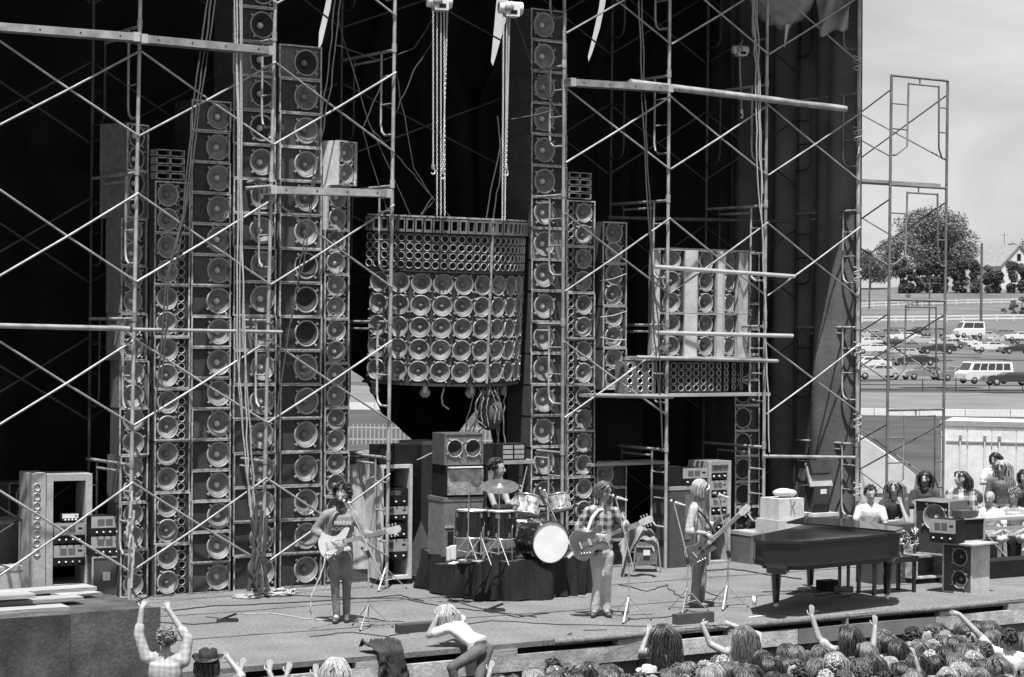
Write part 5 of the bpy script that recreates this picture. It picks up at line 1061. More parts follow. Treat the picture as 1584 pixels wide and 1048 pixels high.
o = strands('mic_cable', 'pale guitar lead hanging in a loop left of the curly haired guitarist', 'cable', [((505, 848), (500, 880), (482, 920), (480, 945), (490, 962))], 23.0, .009, 'rope')
tape = MB().box(-.16, .16, 0, .004, -.02, .02, Matrix.Rotation(R(45), 4, 'Y')).box(-.16, .16, -.003, .002, -.02, .02, Matrix.Rotation(R(-45), 4, 'Y')).build('crossed_tape', 'white'); tape.location = rz_(890, 868) + Vector((0, -.02, .16)); tape.rotation_euler = (0, 0, CR); tag(tape, 'white crossed tape on the gear right of the bass drum', 'tape')

for i in range(9):
    a = fl(rnd.uniform(300, 1500), rnd.uniform(950, 985), 0); ln = rnd.uniform(.1, .4)
    o = MB().box(-ln / 2, ln / 2, -.02, .02, .0, .003).build('tape_strip', 'white' if i % 3 == 0 else 'case'); o.location = a + Vector((0, 0, .004)); 
    if a.y < EY + .2: o.location.y = EY + .4
    o.rotation_euler = (0, 0, rnd.uniform(0, 3)); tag(o, '%s strip of tape stuck to the stage carpet, %s from the left' % (('white' if i % 3 == 0 else 'dark'), (['first'] + ORD[1:])[i]), 'tape', 'tape strips on the carpet')
for i, (x0, x1, y) in enumerate(((7, 28.5, 22.9), (7, 28.5, 24.9))):
    mb = MB(); pts = [(x0 + (x1 - x0) * k / 60, y + .03 * math.sin(k * .7 + i), .006) for k in range(61)]; mb.tube(pts, .009, 4); o = mb.build('carpet_seam', 'teem'); tag(o, ['seam of the carpet in front of the drum riser', 'seam of the carpet at the foot of the drum riser'][i], 'seam')
cable('black cable wandering along the foot of the speaker towers', [(255, 945), (330, 938), (420, 934), (500, 930), (620, 921), (655, 930)], .008, wob=.04)
cable('thin cable from the floor box to the front edge of the stage', [(655, 975), (600, 985), (540, 978), (480, 985)], .006, wob=.03)
cable('cable snaking between the checked-shirt guitarist and the bass player', [(960, 905), (1000, 915), (1030, 905), (1050, 925), (1090, 915), (1120, 925)], .007, wob=.03)
# ================================================================== PEOPLE
TS = bpy.data.scenes.new('workbench')         # small scene in which body surfaces are grown, removed at the end
def remesh(mb, vox, name, mt, sm=2):
    me = mb.mesh('tmp'); o = bpy.data.objects.new('tmp', me); TS.collection.objects.link(o)
    m_ = o.modifiers.new('r', 'REMESH'); m_.mode = 'VOXEL'; m_.voxel_size = vox
    if sm: s_ = o.modifiers.new('s', 'SMOOTH'); s_.iterations = sm; s_.factor = .5
    
    with bpy.context.temp_override(scene=TS, view_layer=TS.view_layers[0]):
        dg = bpy.context.evaluated_depsgraph_get(); dg.update(); r = bpy.data.meshes.new_from_object(o.evaluated_get(dg))
    bpy.data.objects.remove(o); bpy.data.meshes.remove(me)
    r.name = name; r.materials.clear(); r.materials.append(M[mt] if isinstance(mt, str) else mt); r.polygons.foreach_set('use_smooth', [True] * len(r.polygons)); return r
def addmesh(mb, me):
    mb.add([v.co.copy() for v in me.vertices], [tuple(p.vertices) for p in me.polygons], True)
V3 = Vector
def handm(mb, w, d, nrm, curl=.6, s=1.0):
    d = d.normalized(); nrm = (nrm - d * nrm.dot(d)).normalized(); sd = d.cross(nrm)
    mb.tube([w - d * .02, w + d * .03 * s, w + d * .085 * s], [.022 * s, .034 * s, .036 * s], 8, flat=.5, side=sd)
    for k in range(4):
        b = w + d * .08 * s + sd * (.027 - .018 * k) * s; L = [.068, .078, .073, .058][k] * s; dd = d; pts = [b - d * .02]; q = b
        for j in range(3): q = q + dd * L / 3 * 1.15; pts.append(q); dd = (dd + nrm * curl * .75).normalized()
        mb.tube(pts, [.0095 * s, .009 * s, .008 * s, .0065 * s], 6)
    b = w + d * .02 * s + sd * .03 * s; mb.tube([b, b + (d * .6 + sd * .8).normalized() * .035 * s, b + (d * .9 + sd * .5 + nrm * curl * .6).normalized() * .075 * s], [.012 * s, .011 * s, .008 * s], 6)
def frame(f, up=V3((0, 0, 1))):
    f = f.normalized(); x = up.cross(-f).normalized() if abs(f.z) < .95 else V3((1, 0, 0)); z = (-f).cross(x) * -1
    z = x.cross(-f) * -1
    if z.z < 0: z = -z
    return Matrix((x, -f, z)).transposed()            # columns: right(x), back(y), up(z); face looks along -Y
def headm(mb, c, fm, s=1.0):
    def P(x, y, z): return c + fm @ V3((x * s, y * s, z * s))
    m4 = fm.to_4x4()
    mb.ell(P(0, .012, .028), .076 * s, .094 * s, .09 * s, 16, 12, m4)
    mb.ell(P(0, -.018, -.03), .060 * s, .068 * s, .088 * s, 14, 10, m4)
    mb.ell(P(0, -.045, -.088), .03 * s, .03 * s, .025 * s, 10, 6, m4)
    mb.cap(P(0, -.088, .012), P(0, -.108, -.03), .009 * s, .014 * s, 7)
    mb.ell(P(0, -.078, .028), .05 * s, .014 * s, .012 * s, 8, 5, m4)
    mb.ell(P(0, -.082, -.058), .024 * s, .011 * s, .009 * s, 8, 5, m4)
    for a in (-1, 1):
        mb.ell(P(a * .034, -.066, -.02), .018 * s, .016 * s, .016 * s, 8, 5, m4); mb.ell(P(a * .078, .01, -.01), .012 * s, .02 * s, .032 * s, 7, 5, m4)
def eyes(parent, c, fm, s=1.0, mt='eye'):
    mb = MB()
    for a in (-1, 1): mb.ell(c + fm @ V3((a * .031 * s, -.079 * s, .010 * s)), .014 * s, .008 * s, .007 * s, 8, 5, fm.to_4x4())
    return mb.build('eyes', mt, parent)
def hair(kind, c, fm, s=1.0, seed=1, beard=False):
    r_ = random.Random(seed); mb = MB()
    def P(x, y, z): return c + fm @ V3((x * s, y * s, z * s))
    m4 = fm.to_4x4(); dn = V3((0, 0, -1))
    if kind == 'curly' or kind == 'bigcurly':
        k = 1.0 if kind == 'curly' else 1.22
        mb.ell(P(0, .045, .05), .080 * s * k, .085 * s * k, .085 * s * k, 14, 10, m4)
        for i in range(230):
            u = r_.uniform(-.55, 1); a = r_.uniform(0, 6.283); q = math.sqrt(max(0, 1 - u * u)); x, y, z = q * math.cos(a), q * math.sin(a), u
            if y < -.35 and z < .55: continue
            b = P(x * .088 * k, .03 + y * .1 * k, .04 + z * .095 * k); rr = r_.uniform(.012, .026) * s; an = r_.uniform(0, 6.28)
            mb.tube([b + V3((rr * math.cos(an + t), rr * math.sin(an + t * 1.3), rr * math.sin(an * 2 + t))) for t in (0, 1.2, 2.4, 3.6)], [.009 * s, .011 * s, .009 * s, .003 * s], 4, False)
    else:
        L = dict(short=.05, medium=.10, long=.36, verylong=.5, bald=.05)[kind]
        if kind != 'bald': mb.ell(P(0, .022, .04), .080 * s, .098 * s, .088 * s, 16, 10, m4)
        n = 190 if L > .1 else 150
        g = fm.transposed() @ V3((0, 0, -1)); E3 = V3((.083, .101, .093)); C0 = V3((0, .02, .033))
        if L > .08:                                     # mass of hair behind the neck
            q0 = c + fm @ V3((0, .055 * s, -.02 * s)); mb.cap(q0, q0 + V3((0, 0, -1)) * (L - .10) * s + fm @ V3((0, .02, 0)), .072 * s, .055 * s, 10, .55, fm @ V3((1, 0, 0)))
        for i in range(int(n * 2.2)):
            a = r_.uniform(0, 6.283); u = r_.uniform(-.1, 1) if kind != 'bald' else r_.uniform(-.3, .2); q = math.sqrt(1 - u * u); d0 = V3((q * math.cos(a), q * math.sin(a), u))
            if d0.y < -.12 and d0.z < .72 and kind != 'bald': continue
            if kind == 'bald' and d0.y < .1: continue
            sh = r_.uniform(1.0, 1.09); p = C0 + V3((d0.x * E3.x, d0.y * E3.y, d0.z * E3.z)) * sh; ln = (.10 + .11 * max(0, u)) + (L if kind != 'bald' else .0) * r_.uniform(.7, 1.1); st_ = ln / 8
            sw = V3((r_.uniform(-1, 1), r_.uniform(-.4, 1), 0)) * .35; pts = []; rs = []
            for j in range(9):
                t = j / 8; pts.append(c + fm @ (p * s)); rs.append((.0062 if L > .08 else .006) * s * (1 - .7 * t * t))
                e = p - C0; en = V3((e.x / E3.x ** 2, e.y / E3.y ** 2, e.z / E3.z ** 2)).normalized()
                side_ = V3((1 if e.x > 0 else -1, .75, 0)) * .8 if e.z > .02 else V3((0, 0, 0))
                d = g + side_ + sw * (.6 if j < 5 else .25)
                if en.dot(d) < 0: d = d - en * en.dot(d)
                if e.z > -.03 and abs(e.y) < .2: pass
                p = p + d.normalized() * st_; e = p - C0; r1 = V3((e.x / E3.x, e.y / E3.y, e.z / E3.z)).length
                if r1 < sh: p = C0 + e * (sh / max(.2, r1)) if e.z > -.04 else p
            mb.tube(pts, rs, 4, False, True)
        for a in (-1, 1):
            if kind in ('short', 'medium', 'long', 'verylong'):
                for i in range(10): b = V3((a * r_.uniform(.01, .04), -.075 + r_.uniform(-.01, .01), .10)); mb.tube([P(*b), P(b.x + a * .03, b.y - .02, .075), P(b.x + a * .05, b.y + .005, .03 - r_.uniform(0, .03))], [.009 * s, .009 * s, .003 * s], 4, False)
    if beard:
        for i in range(60):
            a = r_.uniform(-1.6, 1.6); z = r_.uniform(-.10, -.04); b = V3((.058 * math.sin(a), -.02 - .066 * math.cos(a), z + abs(math.sin(a)) * .035))
            mb.tube([P(*b), P(b.x * 1.05, b.y - .012, b.z - .03), P(b.x * .95, b.y - .008, b.z - .06)], [.011 * s, .010 * s, .004 * s], 4, False)
    return mb
def person(label, root, rz, J, skin='skin', top='tee', legs='denim', hairk='medium', hairm='hairb', sleeve='long', beard=False, group=None, look=None, flare=1.0, shoes='leather', s=1.0, vox=.015, hands=True, curl=.6, seed=3, palm=None, bare=False, collar=False, hat=None):
    """J: joints in local metres; x right, -y towards the viewer's side, z up."""
    o = thing('person', label, 'person', root, rz, group); J = {k: V3(v) for k, v in J.items()}
    full = 'ankL' in J
    def body(mb, inf, arms, torso, leg, lim=1.0):
        i = inf
        if torso:
            sd = (J['shR'] - J['shL']).normalized(); w = max(.75, (J['shR'] - J['shL']).length / .38)
            hs_ = (J['hipR'] - J['hipL']).normalized() if 'hipL' in J else sd
            P_ = [J['pel'] + V3((0, 0, -.06)), J['pel'] + V3((0, 0, .04)), J['pel'].lerp(J['neck'], .35), J['pel'].lerp(J['neck'], .68), J['pel'].lerp(J['neck'], .86), J['neck'] - (J['neck'] - J['pel']).normalized() * .02]
            mb.tube(P_, [(.135 + i), (.142 + i), (.132 + i) * w, (.160 + i) * w, (.150 + i) * w, (.06 + i)], 16, True, True, .70, sd)
            mb.cap(J['shL'] * .92 + J['neck'] * .08, J['neck'], .050 + i, .045 + i); mb.cap(J['shR'] * .92 + J['neck'] * .08, J['neck'], .050 + i, .045 + i)
        for a in 'LR':
            if arms:
                mb.cap(J['sh' + a], J['el' + a], .052 + i, .042 + i)
                if arms > 1: e = J['el' + a].lerp(J['wr' + a], lim); mb.cap(J['el' + a], e, .042 + i, (.030 if lim > .9 else .036) + i * 1.2)
                if arms == 1: pass
            if leg and full:
                mb.cap(J['hip' + a], J['kn' + a], .072 + i, .048 + i)
                k = J['kn' + a].lerp(J['ank' + a], lim); mb.cap(J['kn' + a], k, .047 + i, .036 * (flare if i else 1) + i)
    # skin body: one continuous mesh
    mb = MB(); body(mb, 0, 2, True, True)
    hc = J['head']; mb.cap(J['neck'] - V3((0, 0, .03)), hc + (J['neck'] - hc) * .35, .056, .05)
    look = V3(look) if look else V3((0, -1, 0)); fm = frame(look); headm(mb, hc, fm, s)
    if full:
        for a in 'LR': mb.cap(J['ank' + a], J['toe' + a] * .5 + J['ank' + a] * .5 - V3((0, 0, .03)), .04, .035)
    me = remesh(mb, vox, 'body', skin)
    mb = MB(); addmesh(mb, me)
    if hands:
        for a in 'LR':
            d = J['wr' + a] - J['el' + a]; d = V3(J['hd' + a]) if 'hd' + a in J else d
            handm(mb, J['wr' + a], d, (palm or {}).get(a, V3((0, 1, -.2))), curl if not isinstance(curl, dict) else curl[a], .88)
    mb.build('body', skin, o); 
    if not bare:
        mb = MB(); arms = {'long': 2, 'short': 1, 'none': 0, 'rolled': 2}[sleeve]
        if sleeve == 'short':
            body(mb, .014, 0, True, False)
            for a in 'LR': mb.cap(J['sh' + a], J['sh' + a].lerp(J['el' + a], .62), .064, .062)
        else: body(mb, .014, arms, True, False, .96 if sleeve == 'long' else .3)
        if collar:
            for a in (-1, 1): mb.cap(J['neck'] + V3((a * .03, -.05, .0)), J['neck'] + V3((a * .07, -.04, -.03)), .022, .02)
        inst('shirt', remesh(mb, vox, 'shirt', top), o)
    if full:
        mb = MB(); P_ = [J['pel'] + V3((0, 0, .07)), J['pel'] - V3((0, 0, .02)), J['hipL'].lerp(J['hipR'], .5) - V3((0, 0, .03))]
        mb.tube(P_, [.135, .150, .125], 14, True, True, .74, (J['hipR'] - J['hipL']).normalized()); body(mb, .012, 0, False, True, .98 if legs != 'shorts' else .0)
        inst('trousers', remesh(mb, vox, 'trousers', 'teew' if legs == 'shorts' else legs), o)
        for a in 'LR':
            A, T_ = J['ank' + a], J['toe' + a]; mb = MB(); d = (T_ - A); d.z = 0; d.normalize(); h = V3((A.x, A.y, T_.z)) 
            mb.cap(h - d * .04 + V3((0, 0, .012)), h + d * .16, .042, .036).cap(h + V3((0, 0, .06)), h + V3((0, 0, .02)), .046, .05); inst('shoe', remesh(mb, .012, 'shoe', shoes), o)
    if hairk: hair(hairk, hc, fm, s, seed, beard).build('hair', hairm, o)
    elif beard: pass
    eyes(o, hc, fm, s)
    if hat: hatm(o, hc, fm, hat, s)
    return o, fm
def hatm(o, hc, fm, kind, s=1.0):
    m4 = Matrix.Translation(hc) @ fm.to_4x4() @ Matrix.Rotation(R(90), 4, 'X')   # lathe axis -> local up
    def L(prof, n=22): return MB().lathe([(r * s, -a * s) for r, a in prof], n, Matrix.Translation(hc) @ fm.to_4x4() @ Matrix.Rotation(R(-90), 4, 'X') @ Matrix.Scale(-1, 4, (0, 1, 0)) if False else Matrix.Translation(hc) @ fm.to_4x4() @ Matrix(((1, 0, 0, 0), (0, 0, 1, 0), (0, -1, 0, 0), (0, 0, 0, 1))))
    if kind in ('felt', 'straw'):
        mb = MB(); n = 26; prof = [(.165, .075), (.14, .06), (.098, .062), (.094, .10), (.088, .16), (.06, .175), (0, .155)]; vs = []
        for r, z in prof:
            for j in range(n):
                a = 2 * math.pi * j / n; x, y = r * math.cos(a), r * 1.12 * math.sin(a) + .012; zz = z + (.035 * abs(math.cos(a)) ** 3 if r > .12 else 0) - (.03 * math.exp(-(x / .02) ** 2) if z > .15 else 0)
                vs.append(hc + fm @ V3((x * s, y * s, zz * s)))
        mb.add(vs, [(i * n + j, i * n + (j + 1) % n, (i + 1) * n + (j + 1) % n, (i + 1) * n + j) for i in range(len(prof) - 1) for j in range(n)], True); h = mb.build('hat', 'felt' if kind == 'felt' else 'straw', o); h.modifiers.new('t', 'SOLIDIFY').thickness = .006
        mb = MB(); vs = []
        for z in (.066, .092):
            for j in range(n): a = 2 * math.pi * j / n; vs.append(hc + fm @ V3((.1 * math.cos(a) * s, (.112 * math.sin(a) + .012) * s, z * s)))
        mb.add(vs, [(j, (j + 1) % n, n + (j + 1) % n, n + j) for j in range(n)], True).build('hat_band', 'tee' if kind == 'felt' else 'leather', h)
    else:
        mb = MB(); mb.ell(hc + fm @ V3((0, .012 * s, .055 * s)), .093 * s, .108 * s, .075 * s, 16, 8, fm.to_4x4()); mb.ell(hc + fm @ V3((0, -.10 * s, .06 * s)), .06 * s, .05 * s, .012 * s, 12, 5, fm.to_4x4()); mb.build('hat', 'leather' if kind == 'darkcap' else 'teew' if kind == 'whitecap' else 'straw', o)
# pixel -> joint helper for one figure standing at the floor point base
def fig(base, z0=0.0):
    b = fl(base[0], base[1], z0); D = (b - CAM).dot(fwd); pp = F / D
    # local frame: camera-facing (x = picture right, y = away, z up)
    def j(px, py, dy=0.0): return V3(((px - base[0]) / pp + (py - base[1]) / pp * .011, dy, (base[1] - py) / pp))
    return b, j, pp
def fix(J, root):        # undo roll lean so that heights stay vertical
    return J
# ------------------------------------------------------------- guitars
def guitar(label, player, body_c, head_p, nrm, outline, bl, mt, top_mt=None, bass=False, extras='std'):
    b, h = V3(body_c), V3(head_p); d = (h - b); L = d.length; d.normalize(); n = V3(nrm); n = (n - d * n.dot(d)).normalized(); u = d.cross(n) * -1
    if u.z < 0: u = -u
    m_ = Matrix.Translation(player.location) @ Matrix.Rotation(player.rotation_euler.z, 4, 'Z') @ Matrix((( d.x, -n.x, u.x, b.x), (d.y, -n.y, u.y, b.y), (d.z, -n.z, u.z, b.z), (0, 0, 0, 1)))
    o = thing('guitar', label, 'guitar', (0, 0, 0)); o.matrix_world = m_; o.location, q, _ = m_.decompose(); o.rotation_euler = q.to_euler()
    pts = [(x * bl, z * bl) for x, z in outline]
    # smooth closed outline
    n_ = len(pts); sm = []
    for i in range(n_):
        p0, p1, p2, p3 = pts[i - 1], pts[i], pts[(i + 1) % n_], pts[(i + 2) % n_]
        for t in (0, .25, .5, .75):
            f = lambda a, b_, c, e: .5 * (2 * b_ + (c - a) * t + (2 * a - 5 * b_ + 4 * c - e) * t * t + (3 * b_ - a - 3 * c + e) * t ** 3)
            sm.append((f(p0[0], p1[0], p2[0], p3[0]), f(p0[1], p1[1], p2[1], p3[1])))
    MB().prism(sm, -.022, .022).build('body', mt, o)
    MB().prism([(x * 1.015, z * 1.015) for x, z in sm], -.019, -.014).build('binding', 'crate', o)
    x0 = bl * .25; x1 = L - .14
    MB().box(x0, x1, -.04, -.018, -.026, .026).build('neck', 'fret', o); MB().box(x0 - .03, x1, -.045, -.0401, -.025, .025).build('fingerboard', 'leather', o)
    k = 0; mb = MB(); x = x1
    while x > x0: mb.box(x - .002, x + .002, -.0475, -.0452, -.025, .025); x -= .032 * .95 ** k; k += 1
    mb.build('frets', 'alu', o)
    MB().prism([(x1, -.03), (x1 + .05, -.045), (x1 + .17, -.04), (x1 + .19, 0), (x1 + .17, .045), (x1 + .05, .045), (x1, .03)], -.032, -.014).build('headstock', 'fret' if extras != 'dark' else 'gdark', o)
    for i in range(4 if bass else 6):
        sgn = 1 if i % 2 else -1; xx = x1 + .05 + .04 * (i // 2); MB().tube([(xx, -.025, sgn * .03), (xx, -.025, sgn * .065)], .005, 5).tube([(xx, -.025, sgn * .062), (xx, -.025, sgn * .082)], .010, 6).build('tuner', 'chrome', o)
    for xx in (-.02, .09): MB().box(xx * bl / .42, xx * bl / .42 + .035, -.034, -.0222, -.042, .042).build('pickup', 'chrome' if not bass else 'dark', o)
    MB().box(-.12 * bl / .42, -.10 * bl / .42, -.036, -.0222, -.045, .045).build('bridge', 'chrome', o)
    for i in range(4): MB().lathe([(0, -.012), (.012, -.012), (.013, 0)], 10, Matrix.Translation((-.10 * bl / .42 + .035 * i - .04, -.022, -.10 - .01 * i))).build('knob', 'chrome', o)
    mb = MB()
    for i in range(4 if bass else 6): z = (i - (1.5 if bass else 2.5)) * .008; mb.box(-.11, x1 + .05, -.0495, -.0488, z - .0007, z + .0007)
    mb.build('strings', 'chrome', o)
    return o
OUT_ST = [(-.50, .02), (-.46, .22), (-.28, .33), (-.08, .22), (.10, .22), (.30, .36), (.44, .33), (.36, .18), (.28, .07), (.28, -.07), (.34, -.17), (.36, -.27), (.24, -.28), (.08, -.21), (-.10, -.24), (-.30, -.36), (-.46, -.24)]
OUT_335 = [(-.50, 0), (-.47, .26), (-.28, .40), (-.06, .30), (.10, .24), (.28, .33), (.42, .30), (.38, .16), (.30, .07), (.30, -.07), (.38, -.16), (.42, -.30), (.28, -.33), (.10, -.24), (-.06, -.30), (-.28, -.40), (-.47, -.26)]
def strap(player, pts, r=.022, mt='leather'):
    MB().tube([V3(p) for p in pts], r, 6, flat=.25).build('guitar_strap', mt, player)
# ---- guitarist with curly hair
b, j, pp = fig((526, 963))
J = dict(pel=j(527, 853), neck=j(528, 789, .0), head=j(529, 767, -.04), shL=j(505, 797, -.02), shR=j(549, 798, .03), elL=j(487, 822, .02), wrL=j(519, 836, -.24), hdL=(.5, -.3, -.15), elR=j(566, 826, .0), wrR=j(588, 826, -.20), hdR=(.35, -.3, .35), hipL=j(517, 858), hipR=j(537, 858), knL=j(519, 908, -.05), knR=j(536, 908, .02), ankL=j(521, 952, -.02), ankR=j(535, 948, .10), toeL=j(519, 964, -.18), toeR=j(537, 958, -.05))
for a in 'LR': J['toe' + a].z = .035; J['ank' + a].z = .09
p1, fm = person('bearded man with dark curls and printed shirt playing a pale guitar', b, CR, J, 'skin', 'tee', 'denim', 'bigcurly', 'hairk', 'rolled', True, look=(-.12, -1, -.12), curl={'L': .5, 'R': 1.1}, seed=5, palm={'L': V3((0, 1, -.3)), 'R': V3((0, .6, .8))})
text(p1, 'MARIN', .07, (.035, -.165, 1.235), 'white', (R(90), 0, R(4))); t2 = MB().box(-.11, .17, -.158, -.10, 1.14, 1.225).build('dark_band', 'teed', p1); text(p1, 'ACADEMY', .06, (.03, -.162, 1.16), 'tee', (R(90), 0, R(4)))
guitar('pale-bodied electric guitar held by the man with dark curly hair', p1, j(523, 838, -.23), j(617, 815, -.27), (-.12, -1, .15), OUT_ST, .44, 'gbody')
strap(p1, [j(505, 845, -.2), j(510, 810, -.15), j(520, 792, -.12), j(538, 790, .0), j(552, 800, .10)])
# ---- guitarist in checked shirt
b, j, pp = fig((929, 954))
J = dict(pel=j(930, 852), neck=j(931, 784, .0), head=j(936, 760, -.04), shL=j(910, 791, -.04), shR=j(952, 792, .02), elL=j(893, 818, -.02), wrL=j(926, 826, -.25), hdL=(.5, -.2, -.05), elR=j(966, 818, -.02), wrR=j(963, 817, -.26), hdR=(.25, -.1, .5), hipL=j(921, 858), hipR=j(940, 858), knL=j(924, 902, -.03), knR=j(939, 902, .03), ankL=j(920, 944, .0), ankR=j(938, 942, .04), toeL=j(916, 953, -.16), toeR=j(942, 952, -.12))
for a in 'LR': J['toe' + a].z = .035; J['ank' + a].z = .09
J['elR'] = j(968, 812, .02)
p2, fm = person('man in checked flannel shirt and pale flared trousers playing a sunburst guitar', b, CR, J, 'skin', 'plaid', 'pale', 'short', 'hairb', 'rolled', False, look=(.75, -1, -.25), flare=1.5, curl={'L': .5, 'R': 1.1}, seed=6, collar=True, palm={'L': V3((0, 1, -.3)), 'R': V3((0, .6, .8))})
guitar('large hollow sunburst guitar with cutaways held by the man in the checked shirt', p2, j(912, 836, -.24), j(1003, 801, -.20), (-.05, -1, .15), OUT_335, .50, 'gbody2')
strap(p2, [j(903, 835, -.2), j(915, 800, -.15), j(925, 788, -.12), j(940, 786, .0)], mt='white')
# ---- bass player, profile to the right
b, j, pp = fig((1082, 939))
J = dict(pel=j(1080, 846), neck=j(1077, 779, .02), head=j(1084, 757, -.01), shL=j(1071, 788, -.14), shR=j(1084, 788, .15), elL=j(1063, 820, -.22), wrL=j(1088, 822, -.30), hdL=(.6, -.05, -.3), elR=j(1098, 818, .10), wrR=j(1117, 802, -.02), hdR=(.5, -.1, .3), hipL=j(1076, 852, -.09), hipR=j(1084, 852, .08), knL=j(1076, 893, -.10), knR=j(1088, 893, .08), ankL=j(1073, 930, -.10), ankR=j(1084, 928, .08), toeL=j(1092, 938, -.13), toeR=j(1100, 936, .05))
for a in 'LR': J['toe' + a].z = .035; J['ank' + a].z = .09
p3, fm = person('bearded fair haired man in a pale shirt playing bass right of centre', b, CR, J, 'skin', 'fineplaid', 'denim', 'short', 'hairf', 'rolled', True, look=(1, -.15, -.45), flare=1.35, curl={'L': .5, 'R': 1.0}, seed=7, collar=True, palm={'L': V3((0, .8, -.6)), 'R': V3((-.2, .6, .7))})
guitar('dark bass guitar with marbled body held by the bearded man', p3, j(1081, 846, -.30), j(1153, 784, -.12), (.25, -1, .1), OUT_ST, .46, 'gdark', bass=True)
strap(p3, [j(1070, 850, -.3), j(1074, 810, -.28), j(1076, 785, -.15), j(1090, 800, -.1), j(1104, 822, -.2)])
# ---- drummer
b = rz_(768, 855); z0 = b.z
def jj(px, py, dy=0): q = F / ((b - CAM).dot(fwd)); return V3(((px - 768) / q, dy, (855 - py) / q))
J = dict(pel=jj(764, 822, .1), neck=jj(765, 747, .05), head=jj(769, 725, .0), shL=jj(755, 757, -.12), shR=jj(778, 757, .12), elL=jj(766, 785, -.25), wrL=jj(790, 778, -.28), elR=jj(786, 783, .0), wrR=jj(803, 764, -.05), hdR=(.2, 0, .6), hipL=jj(760, 826, -.05), hipR=jj(768, 826, .18), knL=jj(800, 828, -.16), knR=jj(802, 828, .25), ankL=jj(805, 855, -.1), ankR=jj(806, 855, .25), toeL=jj(820, 863, -.12), toeR=jj(822, 863, .2))
p4, fm = person('curly haired drummer in a dark sleeveless shirt looking right behind the large cymbal', b, CR, J, 'skin', 'teed', 'denimd', 'curly', 'hairk', 'none', False, look=(1, -.18, .0), seed=8, curl=1.2, palm={'L': V3((0, 1, -.3)), 'R': V3((-1, 0, 0))})
o = MB().tube([V3((0, 0, -.06)), V3((.09, -.02, .36))], [.009, .007], 6).build('drumstick', 'fret'); o.location = b + Matrix.Rotation(CR, 3, 'Z') @ jj(804, 760, -.07); o.rotation_euler = (0, 0, CR); tag(o, 'pale drumstick held upright in the drummer\'s raised hand', 'drumstick')
# ---- seated people at the right ------------------------------------------
def seated(label, hx, hy, D, look, top, hm, hk, sleeve='short', legs='denim', sc=1.0, lean=0, arms='knee', group=None, beard=False, stand=False, skin='skin', seed=1, hat=None, legs_show=True, kneed=(.1, -.42)):
    q = F / D; base = atd(hx, hy, D); root = V3((base.x, base.y, base.z - (1.62 if stand else .74) * sc)); 
    z = 0 if not stand else .88
    J = dict(pel=(0, .05, .10 + z), neck=(lean * .8, -.03, .56 + z), head=(lean, -.05, .74 + z), shL=(-.18 + lean * .7, 0, .50 + z), shR=(.18 + lean * .7, 0, .50 + z), hipL=(-.09, .03, .06 + z), hipR=(.09, .03, .06 + z))
    if arms == 'knee': J.update(elL=(-.25, -.12, .26 + z), elR=(.25, -.12, .26 + z), wrL=(-.10, -.36, .20 + z), wrR=(.08, -.36, .20 + z))
    elif arms == 'folded': J.update(elL=(-.24, -.14, .30 + z), elR=(.24, -.12, .30 + z), wrL=(.06, -.26, .32 + z), wrR=(-.06, -.24, .36 + z))
    elif arms == 'chin': J.update(elL=(-.22, -.3, .2 + z), elR=(.22, -.3, .22 + z), wrL=(.02, -.34, .24 + z), wrR=(.12, -.2, .50 + z))
    else: J.update(elL=(-.24, .0, .24 + z), elR=(.24, .0, .24 + z), wrL=(-.22, -.10, .02 + z), wrR=(.22, -.1, .02 + z))
    if stand: J.update(knL=(-.1, 0, .5), knR=(.1, 0, .5), ankL=(-.1, .02, .09), ankR=(.1, .02, .09), toeL=(-.12, -.15, .035), toeR=(.12, -.15, .035))
    else: J.update(knL=(-kneed[0] - .06, kneed[1], .10), knR=(kneed[0] + .06, kneed[1] - .02, .12), ankL=(-.12, kneed[1] + .02, -.34), ankR=(.14, kneed[1] + .05, -.33), toeL=(-.14, kneed[1] - .16, -.40), toeR=(.16, kneed[1] - .12, -.40))
    o, fm = person(label, root, CR - .2, J, skin, top, legs, hk, hm, sleeve, beard, group, look, seed=seed, s=1.0, vox=.018, hat=hat); o.scale = (sc,) * 3; return o
seated('dark curly haired woman in pale top sitting beside the corner mast', 1347, 765, 34.2, (.3, -1, -.1), 'teew', 'hairk', 'curly', arms='knee', legs='bandana', seed=21)
seated('long haired young woman resting chin and arms on her knees, second from the corner mast', 1383, 756, 34.5, (-.1, -1, 0), 'teed', 'hairl', 'long', arms='chin', seed=22)
seated('bearded man in dark vest over a pale shirt behind the single-cone cabinet', 1431, 741, 34.8, (-.2, -1, 0), 'teed', 'hairk', 'medium', sleeve='rolled', beard=True, stand=True, seed=23, arms='folded')
seated('man in western shirt with pale yoke looking up to the left beside the container', 1486, 741, 34.0, (-.9, -.6, .35), 'bandana', 'hairk', 'medium', sleeve='long', stand=True, seed=24, arms='down')
seated('balding man in a white shirt and shorts sitting on the trestle', 1531, 771, 34.5, (-.5, -1, -.1), 'teew', 'hairk', 'bald', legs='shorts', seed=25, arms='knee')
seated('man with curly fair hair in a pale shirt bending his head at the right edge', 1568, 769, 34.5, (-.8, -.8, -.45), 'fineplaid', 'hairl', 'curly', legs='shorts', seed=26, arms='knee')
seated('long fair haired person in a dark jacket standing behind the seated men', 1549, 724, 37, (-.4, -1, -.1), 'teem', 'hairf', 'long', sleeve='long', stand=True, seed=27, arms='down')
seated('dark haired man in white, farther back, with hands raised to his chest', 1539, 711, 40, (-.5, -1, -.1), 'teew', 'hairk', 'short', sleeve='short', stand=True, seed=28, arms='folded')
